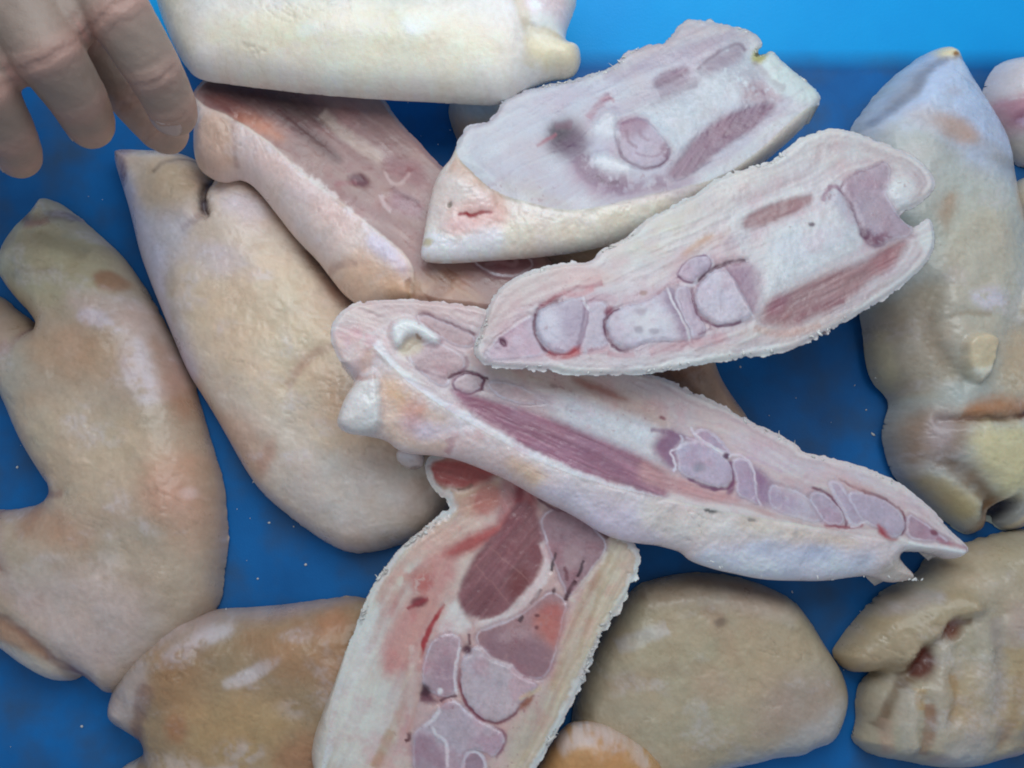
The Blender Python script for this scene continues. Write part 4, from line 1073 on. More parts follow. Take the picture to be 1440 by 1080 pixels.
build(t, out_c, [(670, 490, .092), (1300, 300, .080), (1080, 190, .080)], [
    r((0, 12), (236, 232, 232), soft=3, a=.75),
    r((12, 15), (188, 170, 176), soft=3, a=.7, wob=5),
    r((20, 23), (206, 186, 190), soft=3, a=.6, wob=6),
    r((28, 30), (200, 178, 184), soft=3, a=.45, wob=8),
    p(S5("420,400 600,280 740,200 900,160 880,230 760,300 660,370 560,440 470,430"), (228, 220, 216), soft=18, a=.9, h=.8),
    p(S5("560,330 680,260 720,260 660,330 560,400 500,400"), (226, 216, 200), soft=16, a=.7, brk=-.1, bsz=14),
    p(S5("950,110 1100,50 1230,90 1300,130 1200,130 1080,160 960,200 840,260 780,280 840,210"), (226, 222, 222), soft=14, a=.8),
    l(S5("800,260 900,225 1000,180 1050,140 1060,80"), (206, 188, 192), w=6, soft=7, a=.6),
    l(S5("1060,95 1160,90 1250,120 1330,160 1350,210"), (206, 194, 198), w=5, soft=6, a=.6),
    l(S5("780,320 900,250 1010,215"), (236, 234, 236), w=8, soft=7, a=.7),
    # toe rind with layered skin
    p(S5("80,600 120,520 200,465 330,430 430,440 480,480 400,510 330,520 250,550 190,590 110,640 70,670"), (226, 200, 198), soft=9, a=.9),
    l(S5("90,620 140,540 220,480 330,450 420,455"), (200, 168, 170), w=3.5, soft=3, a=.6),
    l(S5("100,640 160,560 240,505 330,480 430,480"), (206, 170, 172), w=4, soft=4, a=.6),
    l(S5("120,640 180,580 260,530 330,505"), (190, 152, 158), w=4, soft=4, a=.6),
    p(S5("270,450 340,440 420,450 440,490 380,500 310,500"), (230, 196, 192), soft=10, a=.6),
    p(S5("60,690 150,600 300,510 420,520 560,510 640,430 760,400 880,430 900,560 800,640 560,690 340,715 120,720"), (216, 190, 200), soft=16, a=.75),
    # distal bone
    p(S5("85,690 130,640 190,598 222,578 232,620 250,670 262,695 180,708 105,718"), (206, 172, 190), soft=5, part='bone', h=-.2),
    l(S5("75,690 130,635 200,588 225,575"), (232, 208, 210), w=5, soft=4, a=.8, h=.3),
    b(S5("140,662")[0] + (6, 4, 60), (112, 52, 84), soft=.5, a=.95, h=-.8),
    b(S5("180,655")[0] + (10, 7, 0), (226, 202, 216), soft=.8, a=.6),
    # second bone
    p(S5("232,590 250,560 300,548 360,528 382,545 385,600 372,650 350,690 300,698 262,670 235,630"), LILAC, soft=4, part='bone', h=.5),
    b(S5("270,620")[0] + (22, 26, 0), (222, 216, 230), soft=.8, a=.8),
    b(S5("340,598")[0] + (17, 19, 0), (176, 158, 184), soft=.7, a=.75),
    b(S5("310,570")[0] + (12, 10, 0), (182, 166, 190), soft=.7, a=.6, brk=-.1, bsz=5),
    p(S5("378,540 436,545 440,575 432,620 446,668 400,690 352,690 376,620"), (204, 188, 204), soft=4, part='bone'),
    l(S5("372,550 384,590 372,640 358,680"), (170, 132, 156), w=3, soft=2.5, a=.7, h=-.3),
    l(S5("370,530 375,550 385,565"), (240, 232, 240), w=4, soft=2, a=.8),
    l(S5("300,540 262,550 234,570 226,600 236,650 262,688 296,702"), (110, 44, 76), w=3.4, soft=2.4, a=.95, h=-.9),
    l(S5("265,690 300,705 335,698 352,684"), (188, 78, 88), w=6, soft=5, a=.75),
    b(S5("345,688")[0] + (10, 6, -30), (196, 70, 78), soft=.9, a=.7),
    l(S5("240,560 280,535 330,505 400,500 430,490"), (176, 92, 108), w=4, soft=4, a=.7),
    l(S5("310,520 360,525 400,505"), (206, 120, 130), w=5, soft=5, a=.6),
    # third bone
    p(S5("432,610 440,580 470,560 540,548 600,520 622,500 645,530 660,580 682,640 670,660 560,656 500,682 458,662"), (210, 200, 216), soft=4, part='bone', h=.5),
    b(S5("560,600")[0] + (32, 18, -10), (232, 230, 238), soft=.8, a=.8, brk=-.4, bsz=10),
    b(S5("530,625")[0] + (6, 5, 0), (150, 140, 160), soft=.7, a=.7), b(S5("575,630")[0] + (7, 4, 0), (160, 146, 166), soft=.7, a=.7),
    b(S5("535,572")[0] + (8, 5, 0), (170, 152, 170), soft=.7, a=.6),
    p(S5("600,525 622,502 642,540 665,600 680,645 655,655 640,600 610,570"), (154, 122, 152), soft=8, a=.85),
    l(S5("480,562 448,572 430,600 436,645 468,682 505,686"), (112, 54, 84), w=3.2, soft=2.4, a=.95, h=-.8),
    b(S5("445,568")[0] + (8, 5, -30), (150, 70, 96), soft=.6, a=.8),
    p(S5("632,508 680,496 690,560 722,610 722,640 692,658 672,610 645,560"), (198, 178, 198), soft=3, part='bone', h=.3),
    l(S5("612,500 628,550 662,605 684,662"), (238, 232, 240), w=3, soft=1.8, a=.95, h=.4),
    l(S5("700,640 735,625 738,610"), (150, 108, 130), w=2.5, soft=2, a=.7),
    l(S5("560,690 640,672 720,660 790,640"), (206, 150, 160), w=8, soft=7, a=.6),
    l(S5("440,690 470,700 520,694"), (190, 120, 134), w=5, soft=5, a=.6),
    l(S5("380,690 420,686 445,672"), (196, 132, 146), w=5, soft=5, a=.5),
    l(S5("385,535 430,530 470,545"), (200, 150, 164), w=6, soft=6, a=.5),
    # sesamoid
    p(S5("640,462 662,425 708,406 742,418 738,455 692,492 660,488"), (192, 170, 190), soft=3, part='bone', rim=((150, 110, 134), 1.3), h=.4),
    l(S5("728,408 748,432 740,455 700,480 686,502 640,490 615,500"), (236, 228, 236), w=3.4, soft=2, a=.9, h=.4),
    l(S5("585,525 615,496 650,490"), (176, 128, 140), w=3, soft=3, a=.7),
    l(S5("845,424 800,426 760,440 725,462 702,486"), (84, 40, 62), w=4.5, soft=3, a=.95, h=-1.4, taper=1),
    # metacarpal end
    p(S5("690,540 702,500 730,465 770,440 800,470 830,520 868,585 820,602 785,616 735,600 702,570"), (212, 200, 216), soft=3, part='bone', h=.8),
    l(S5("688,500 690,550 705,590 745,612 800,612 830,595"), (132, 82, 110), w=3, soft=2.2, a=.9, h=-.6),
    l(S5("772,442 792,470 825,535 868,592"), (238, 228, 238), w=2.6, soft=1.6, a=.9, h=.4),
    p(S5("775,440 830,432 880,445 900,480 885,540 868,580 838,530 800,470"), (160, 126, 152), soft=9, a=.85, part='growth_plate'),
    # shaft
    p(S5("880,430 920,370 1000,335 1080,300 1065,262 1090,215 1112,215 1140,270 1168,320 1165,380 1095,425 1000,470 935,520 890,565 885,500"), (226, 228, 234), soft=14, part='bone', h=.4, wl=0),
    p(S5("1065,260 1085,215 1110,210 1140,270 1160,330 1120,300 1090,260"), (204, 198, 212), soft=8, a=.8),
    l(S5("1062,255 1072,225 1095,205 1115,222"), (156, 110, 136), w=4, soft=3, a=.75),
    p(S5("900,380 1000,340 1090,320 1140,350 1060,400 950,440"), (226, 224, 234), soft=12, a=.7),
    b(S5("1030,320")[0] + (4.5, 3.5, 0), (112, 92, 106), soft=.6, a=.9),
    l(S5("880,350 960,330 1060,290"), (236, 236, 240), w=8, soft=6, a=.6),
    # muscles
    p(S5("828,325 840,295 880,275 960,243 1040,230 1035,258 960,300 885,328 840,338"), (176, 140, 144), soft=4, part='muscle', stri=(-22, 3, .18), h=-.2),
    p(S5("875,590 925,532 1000,492 1100,452 1190,425 1245,380 1290,362 1310,375 1280,430 1200,485 1130,552 1040,592 960,622 890,615"), (176, 138, 142), soft=7, part='muscle', stri=(-28, 3, .22), h=-.2),
    l(S5("980,600 1050,560 1130,540"), (150, 92, 104), w=5, soft=4, a=.6),
    b(S5("930,550")[0] + (18, 12, -40), (160, 96, 116), soft=.8, a=.7),
    p(S5("1190,440 1260,385 1300,380 1270,430 1200,480"), (186, 136, 140), soft=9, a=.6),
    p(S5("840,610 900,620 1000,610 1100,570 1040,630 900,660 800,650"), (222, 204, 198), soft=9, a=.7),
    l(S5("680,690 800,672 940,655 1060,620 1180,545 1300,450"), (208, 192, 192), w=4, soft=4, a=.7),
    l(S5("860,620 960,640 1060,610"), (214, 176, 166), w=6, soft=6, a=.6),
    # far joint
    p(S5("1115,215 1140,178 1200,156 1240,136 1262,160 1252,205 1245,245 1290,300 1328,330 1312,358 1265,362 1222,388 1190,370 1168,330 1160,290 1130,250"), (184, 162, 178), soft=5, part='bone', h=.3),
    l(S5("1115,218 1140,255 1160,290 1172,330 1190,365"), (118, 74, 100), w=3, soft=2.5, a=.8, h=-.6),
    l(S5("1112,212 1150,175 1205,155 1240,138"), (150, 112, 132), w=3, soft=2.5, a=.7),
    b(S5("1185,345")[0] + (10, 7, 40), (108, 58, 88), soft=.8, a=.85), b(S5("1215,368")[0] + (14, 8, 0), (128, 74, 100), soft=.8, a=.8, brk=-.3, bsz=5),
    b(S5("1245,355")[0] + (9, 6, 0), (140, 88, 108), soft=.8, a=.7, brk=-.2, bsz=5),
    b(S5("1200,290")[0] + (14, 18, 0), (196, 182, 196), soft=.8, a=.7),
    p(S5("1250,210 1290,182 1332,200 1335,240 1290,272 1255,250"), (236, 238, 240), soft=6, a=.95, part='torn_fat', h=1.2, ro=.3),
    p(S5("1330,330 1365,300 1390,300 1392,370 1370,410 1340,380"), (234, 234, 234), soft=5, a=.9),
    p(S5("655,400 700,370 742,345 748,362 712,395 660,420"), (212, 164, 130), soft=6, a=.85, brk=-.5),
    l(S5("600,450 680,400 740,370 800,330"), (206, 170, 168), w=5, soft=5, a=.5),
    l(S5("560,500 640,430 720,390 800,350"), (226, 208, 206), w=6, soft=6, a=.6),
    b(S5("545,518")[0] + (5, 3, 0), (176, 140, 130), soft=.6, a=.8),
    b(S5("795,375")[0] + (9, 12, 20), (196, 172, 184), soft=.8, a=.6),
      ], base_skin=(230, 222, 208), base_cut=(224, 214, 218), cut=cut_c, gain=.82, axis=-25, pink=.8, drop=.012, depth=.020, s=1.4,
      fray=2.4, frayw=7, cut_bump=.3, warp=2.2, mott=.04, rough=.38,
      fringe=[(690, 170, 1110, 400), (660, 440, 1300, 540)], fringe_n=300, fringe_len=1.0)
# ---- long one across the middle
S6 = lambda s: T(s, 440, 400, 2.88)
S9 = lambda s: T(s, 900, 500, 2.88)
t = thing('split_trotter', 'longest split trotter, lying diagonally across the middle with purple muscle stripe', 'pig trotter', P(900, 640, .03), GRP_C)
out_d = (T("462,472 468,450 480,436 497,425 530,420 580,419 640,425 690,434 770,470 850,510 905,523")
         + S9("130,95 200,140 300,180 400,235 480,275 580,325 650,365 660,390 740,405 850,430 960,465 1060,515 1130,570 1190,620 1240,680 1290,735 1335,770 1340,800 1310,835 1240,812 1150,795 1085,800 1110,840 1170,895 1150,918 1060,930 990,900 930,900 800,920 690,920 540,915 420,890 330,870 230,835 200,800 150,785 90,770 20,765")
         + T("860,755 813,724 763,700 720,674 680,657 647,644 613,638 585,637 560,631 545,616 513,610 487,608 471,594 478,572 486,552 500,533 490,522 474,503"))
cut_d = T("440,470 480,400 660,400 900,500 1100,590 1300,670 1400,780 1363,778 1300,768 1240,757 1150,741 1060,727 1000,716 940,702 857,684 805,668 752,647 704,620 662,596 620,571 586,547 555,520 532,496 518,480 500,500 485,512 470,505")
build(t, out_d, [(480, 500, .084), (930, 620, .062), (1350, 780, .040)], [
    r((0, 10), (230, 222, 222), soft=4, a=.7, cutonly=1),
    r((11, 14), (200, 178, 182), soft=3, a=.55, wob=6, cutonly=1),
    p(S6("100,130 180,60 400,50 690,90 660,170 480,110 350,140 240,180 160,240 90,260"), (220, 196, 194), soft=9, a=.9),
    l(S6("200,110 350,85 520,95 680,130"), (186, 158, 160), w=3.5, soft=3.5, a=.65),
    l(S6("250,130 400,100 560,130 680,170"), (196, 166, 168), w=3.5, soft=3.5, a=.6),
    l(S6("180,90 380,66 600,80 700,110"), (200, 176, 176), w=3, soft=3, a=.5),
    b(S6("200,230")[0] + (28, 18, 20), (222, 170, 178), soft=.9, a=.7, brk=-.3, bsz=9),
    p(S6("70,220 160,200 240,260 230,340 170,360 110,310"), (222, 192, 184), soft=10, a=.7, brk=-.3, bsz=14),
    p(S6("200,270 250,260 240,330 190,370"), (214, 176, 152), soft=8, a=.7),
    # bones at the near end
    p(S6("420,130 470,120 560,165 660,205 660,250 600,260 520,220 460,190 430,160"), (186, 156, 160), soft=4, part='bone'),
    l(S6("430,125 480,122 570,170 660,205"), (126, 80, 92), w=3.4, soft=2.4, a=.85, h=-.6),
    p(S6("400,250 470,230 520,240 620,290 610,360 560,380 540,420 470,390 410,330 380,290"), (194, 166, 172), soft=5, part='bone', brk=-.9),
    p(S6("570,380 620,352 690,372 690,420 620,450 570,420"), (204, 180, 186), soft=4, part='bone', rim=((140, 90, 110), 1.4), h=.3),
    p(S6("700,390 800,390 900,440 960,480 900,490 800,480 720,440"), (200, 172, 176), soft=6, part='bone'),
    l(S6("548,380 575,362 620,350 660,360 690,380 712,380"), (96, 46, 66), w=3.6, soft=2.4, a=.95, h=-.8),
    l(S6("695,385 682,410 684,432"), (110, 54, 74), w=4, soft=2.4, a=.9, h=-.8),
    l(S6("620,290 630,330 600,350"), (150, 104, 120), w=3, soft=3, a=.7),
    l(S6("410,330 470,360 540,375"), (160, 124, 136), w=2.6, soft=3, a=.6),
    l(S6("640,250 690,320 740,350 900,360"), (216, 184, 178), w=14, soft=10, a=.6),
    p(S6("310,190 340,150 380,145 420,155 480,190 518,225 490,248 440,215 410,200 370,215 345,260"), (242, 242, 244), soft=3.5, part='torn_tendon', h=2.0, ro=.3),
    p(S6("345,260 375,215 410,205 440,220 450,260 400,290 350,290"), (206, 186, 164), soft=6, a=.9, h=-1.2),
    l(S6("418,200 425,215 440,220"), (150, 112, 86), w=3, soft=2.5, a=.8),
    # upper tissue
    p(S6("700,340 1000,350 1200,380 1440,520 1440,600 1280,520 1000,440 800,380"), (222, 196, 184), soft=16, a=.8),
    p(S6("1040,370 1120,385 1220,430 1285,468 1260,475 1150,445 1070,405"), (178, 128, 116), soft=5, a=.95, part='muscle'),
    b(S6("970,412")[0] + (5, 3, 0), (110, 66, 66), soft=.6, a=.9),
    l(S6("900,400 1080,420 1250,490 1440,580"), (206, 178, 172), w=5, soft=6, a=.6),
    b(S6("1415,540")[0] + (5, 3, 20), (140, 66, 84), soft=.6, a=.8),
    # white shaft and purple muscle
    p(S6("940,470 1000,450 1120,480 1260,530 1420,600 1440,640 1380,640 1350,660 1440,740 1330,680 1180,610 1060,570 960,520"), (228, 230, 238), soft=13, part='bone', h=.5, wl=0),
    p(S6("900,440 980,460 960,510 880,490"), (206, 190, 200), soft=9, a=.8),
    l(S6("960,540 1100,590 1250,650 1400,730"), (214, 208, 218), w=6, soft=6, a=.7),
    p(S6("545,420 600,430 700,460 830,500 960,540 1100,600 1250,660 1400,740 1440,780 1440,880 1340,850 1200,800 1050,760 900,690 760,600 640,520"), (166, 118, 138), soft=6, part='muscle', stri=(24, 3.2, .3), h=-.4),
    p(S6("560,430 660,455 780,500 790,545 740,540 640,490"), (176, 114, 132), soft=10, a=.7),
    l(S6("600,460 760,530 900,600 1100,680 1300,780"), (142, 92, 116), w=6, soft=7, a=.5),
    l(S6("800,520 1000,600 1200,680 1400,780"), (186, 144, 162), w=5, soft=6, a=.5),
    p(S9("0,420 60,440 160,490 260,530 380,560 420,590 300,600 160,560 0,520"), (206, 158, 160), soft=10, a=.85, stri=(14, 4, .2)),
    l(S6("500,470 620,540 760,625 900,705 1060,775 1250,840 1440,890"), (238, 232, 238), w=13, soft=6, a=.85, h=.5, cutonly=1),
    l(S6("250,230 290,310 350,380 450,450 520,500"), (240, 238, 244), w=15, soft=7, a=.85, h=.6, cutonly=1),
    # mid joint
    p(S9("60,340 110,300 160,305 175,345 150,380 160,430 140,470 90,430 50,390"), (146, 104, 138), soft=8, a=.9, part='growth_plate', brk=-.9),
    l(S9("40,300 100,305 160,330 220,345"), (150, 108, 138), w=4, soft=4, a=.7),
    p(S9("140,385 180,350 240,345 320,395 365,430 380,480 365,520 320,540 260,520 200,495 160,470 155,425"), (198, 184, 206), soft=3.5, part='bone', h=.6),
    b(S9("240,450")[0] + (9, 7, 0), (160, 160, 176), soft=.7, a=.7),
    l(S9("155,320 170,345 155,375 120,385 140,420 150,450 135,470"), (238, 228, 240), w=3, soft=1.8, a=.95, h=.4),
    l(S9("175,335 240,345 300,380 345,410"), (230, 214, 230), w=2.8, soft=1.8, a=.9, h=.3),
    l(S9("190,495 240,520 310,545 360,540 380,510 382,470 360,425"), (120, 70, 108), w=3, soft=2.4, a=.9, h=-.6),
    b(S9("368,540")[0] + (5, 9, 20), (128, 70, 108), soft=.7, a=.85),
    p(S9("215,320 240,300 290,310 350,370 370,405 330,390 270,360 230,345"), (190, 168, 192), soft=3, part='bone', rim=((222, 208, 224), 1.6), h=.4),
    l(S9("205,290 215,320 250,350 300,375 345,405"), (240, 232, 242), w=3, soft=1.8, a=.9, h=.4),
    b(S9("350,408")[0] + (5, 4, 0), (92, 52, 84), soft=.6, a=.9),
    p(S9("365,425 420,410 450,440 460,500 470,560 490,610 430,585 390,560 390,500"), (190, 170, 194), soft=3, part='bone', h=.4),
    p(S9("450,440 500,470 545,520 560,570 520,605 480,600 465,540"), (152, 116, 152), soft=8, a=.9, part='growth_plate'),
    l(S9("360,415 375,400 420,405 450,435 470,500 462,550 490,612"), (238, 228, 240), w=2.8, soft=1.8, a=.9, h=.4),
    l(S9("430,405 500,430 580,470"), (206, 176, 200), w=3, soft=2.5, a=.7),
    l(S9("440,590 470,560 465,535"), (232, 220, 236), w=2.4, soft=1.6, a=.7),
    p(S9("520,510 620,540 720,600 760,660 700,680 600,650 520,610"), (206, 196, 214), soft=12, a=.85, part='bone'),
    b(S9("570,590")[0] + (26, 12, 20), (184, 158, 186), soft=.9, a=.6, brk=-.3, bsz=7),
    p(S9("680,560 740,550 790,590 825,640 825,680 760,690 720,640"), (192, 174, 194), soft=4, part='bone'),
    l(S9("690,535 750,550 800,600 838,660 835,690"), (124, 70, 92), w=2.6, soft=2.2, a=.85, h=-.5),
    p(S9("760,510 800,510 830,550 870,610 905,670 880,690 850,680 810,600 775,550"), (196, 180, 200), soft=4, part='bone', rim=((226, 214, 228), 1.3)),
    p(S9("835,555 900,550 960,565 1020,600 1070,660 1080,700 1040,740 990,720 940,690 900,670 860,610"), (192, 176, 196), soft=3.5, part='bone', h=.5),
    l(S9("800,495 860,530 920,555 980,575 1040,610 1075,650 1082,690 1060,735"), (126, 56, 78), w=3, soft=2.2, a=.9, h=-.6),
    l(S9("900,545 950,560 1010,590"), (116, 30, 50), w=3.4, soft=2, a=.8),
    l(S9("740,690 820,690 860,695 905,685"), (156, 66, 84), w=3, soft=2.5, a=.8),
    p(S9("955,680 985,700 1010,735 1050,740 1020,750 970,725"), (176, 50, 64), soft=4, a=.9),
    l(S9("850,690 880,690 905,670 930,680"), (236, 226, 236), w=3, soft=2, a=.8),
    p(S9("1085,640 1130,660 1200,710 1270,760 1180,755 1090,745 1075,710"), (178, 148, 168), soft=4, part='bone'),
    b(S9("1190,715")[0] + (6, 4, 30), (128, 60, 82), soft=.6, a=.85),
    l(S9("1080,620 1150,660 1230,710 1320,775"), (230, 216, 218), w=3, soft=2.4, a=.8),
    l(S9("1200,740 1260,770 1330,785"), (176, 110, 124), w=4, soft=4, a=.7),
    p(S9("780,470 840,480 920,530 960,545 900,550 840,520"), (222, 168, 158), soft=8, a=.8),
    p(S9("560,420 760,430 900,470 1060,550 1180,640 1080,610 960,550 780,490 620,480"), (220, 206, 214), soft=12, a=.8),
    p(S9("360,300 560,380 640,440 560,470 460,420 380,360"), (220, 206, 216), soft=12, a=.7),
    p(S9("460,610 600,660 760,700 940,740 1080,755 1000,765 800,735 620,690 480,640"), (228, 210, 206), soft=7, a=.8, cutonly=1),
    l(S9("380,600 520,640 700,690 900,735"), (206, 176, 176), w=4, soft=4, a=.6, cutonly=1),
    # skin flank
    p(S6("270,330 340,380 450,460 560,530 560,700 460,690 330,650 270,600 260,450"), (232, 206, 182), soft=16, a=.9, skinonly=1),
    p(S6("280,380 340,400 440,480 440,540 380,500 300,470"), (232, 196, 154), soft=14, a=.8, skinonly=1),
    b(S6("410,510")[0] + (16, 18, 30), (222, 156, 150), soft=1, a=.55),
    b(S6("430,580")[0] + (24, 14, 10), (218, 186, 204), soft=1, a=.5),
    p(S6("430,570 560,560 590,600 500,630 420,620"), (230, 220, 226), soft=12, a=.7),
    l(S6("550,620 570,650 545,680"), (190, 132, 140), w=5, soft=6, a=.6, h=-1),
    l(S6("560,620 620,600 700,610"), (222, 182, 182), w=8, soft=9, a=.6, brk=-.1, bsz=8),
    p(S6("570,600 700,620 860,720 920,800 840,790 700,720 580,690"), (232, 206, 196), soft=16, a=.8),
    p(S6("780,690 880,720 960,790 900,820 820,780"), (236, 202, 168), soft=14, a=.85),
    p(S6("900,800 1100,840 1300,900 1440,930 1440,1060 1250,1050 1050,930"), (226, 220, 234), soft=18, a=.85, skinonly=1),
    p(S9("0,560 260,610 420,640 700,690 620,760 380,740 120,740 0,700"), (232, 226, 216), soft=16, a=.9, skinonly=1),
    p(S9("380,640 700,700 900,750 860,780 640,740 460,720"), (232, 216, 192), soft=12, a=.7, skinonly=1),
    p(S9("230,800 420,770 640,790 860,800 960,800 940,900 700,920 480,910 300,870"), (216, 226, 240), soft=14, a=.9, skinonly=1),
    l(S9("440,790 540,775 660,800 800,800"), (202, 216, 236), w=12, soft=10, a=.6, h=-1.5, skinonly=1),
    l(S9("1080,770 1140,790 1240,800 1320,810"), (236, 240, 244), w=14, soft=5, a=.9, h=.8),
    p(S9("980,890 1080,800 1120,850 1170,895 1150,918 1060,930"), (204, 198, 186), soft=7, a=.9, part='torn_skin', h=-1.5),
    b(S9("285,632")[0] + (9, 3.5, 10), (92, 92, 92), soft=.6, a=.8, brk=-.2, bsz=4), b(S9("455,668")[0] + (6, 2.5, 10), (120, 116, 110), soft=.6, a=.7),
    b(S9("630,715")[0] + (4, 9, 0), (190, 186, 180), soft=.8, a=.5),
    # fat lump hanging at the near end
    p(T("470,596 486,552 502,534 520,520 532,530 536,560 536,600 515,612 487,608"), (230, 230, 222), soft=4, part='fat_lobe', h=3.5, ro=.3),
    l(T("500,526 512,532 528,528"), (196, 150, 132), w=5, soft=5, a=.7, h=-1.5),
      ], base_skin=(228, 218, 216), base_cut=(222, 204, 206), cut=cut_d, axis=24, pink=.9, drop=.013, depth=.022, s=1.45,
      fray=1.8, frayw=7, bump_mm=1.2, bump_px=36, cut_bump=.3, warp=2.2, mott=.045, rough=.38, edge_pow=1.8,
      fringe=[(940, 520, 1350, 730), (960, 770, 1310, 830)], fringe_n=170)
# its dewclaw nub under the near end
build(t, T("556,640 560,630 575,628 592,634 596,648 590,658 576,660 562,652"), [(575, 645, .046)], [
    l(T("560,652 576,659 592,655"), (120, 96, 90), w=2.5, soft=2, a=.7),
    b((574, 642, 12, 7, 10), (232, 228, 228), soft=.7, a=.8)],
      base_skin=(206, 196, 190), dome=.006, R=16, s=1.6, depth=.012, blur=4, skin_name='dewclaw', bump_mm=.2)

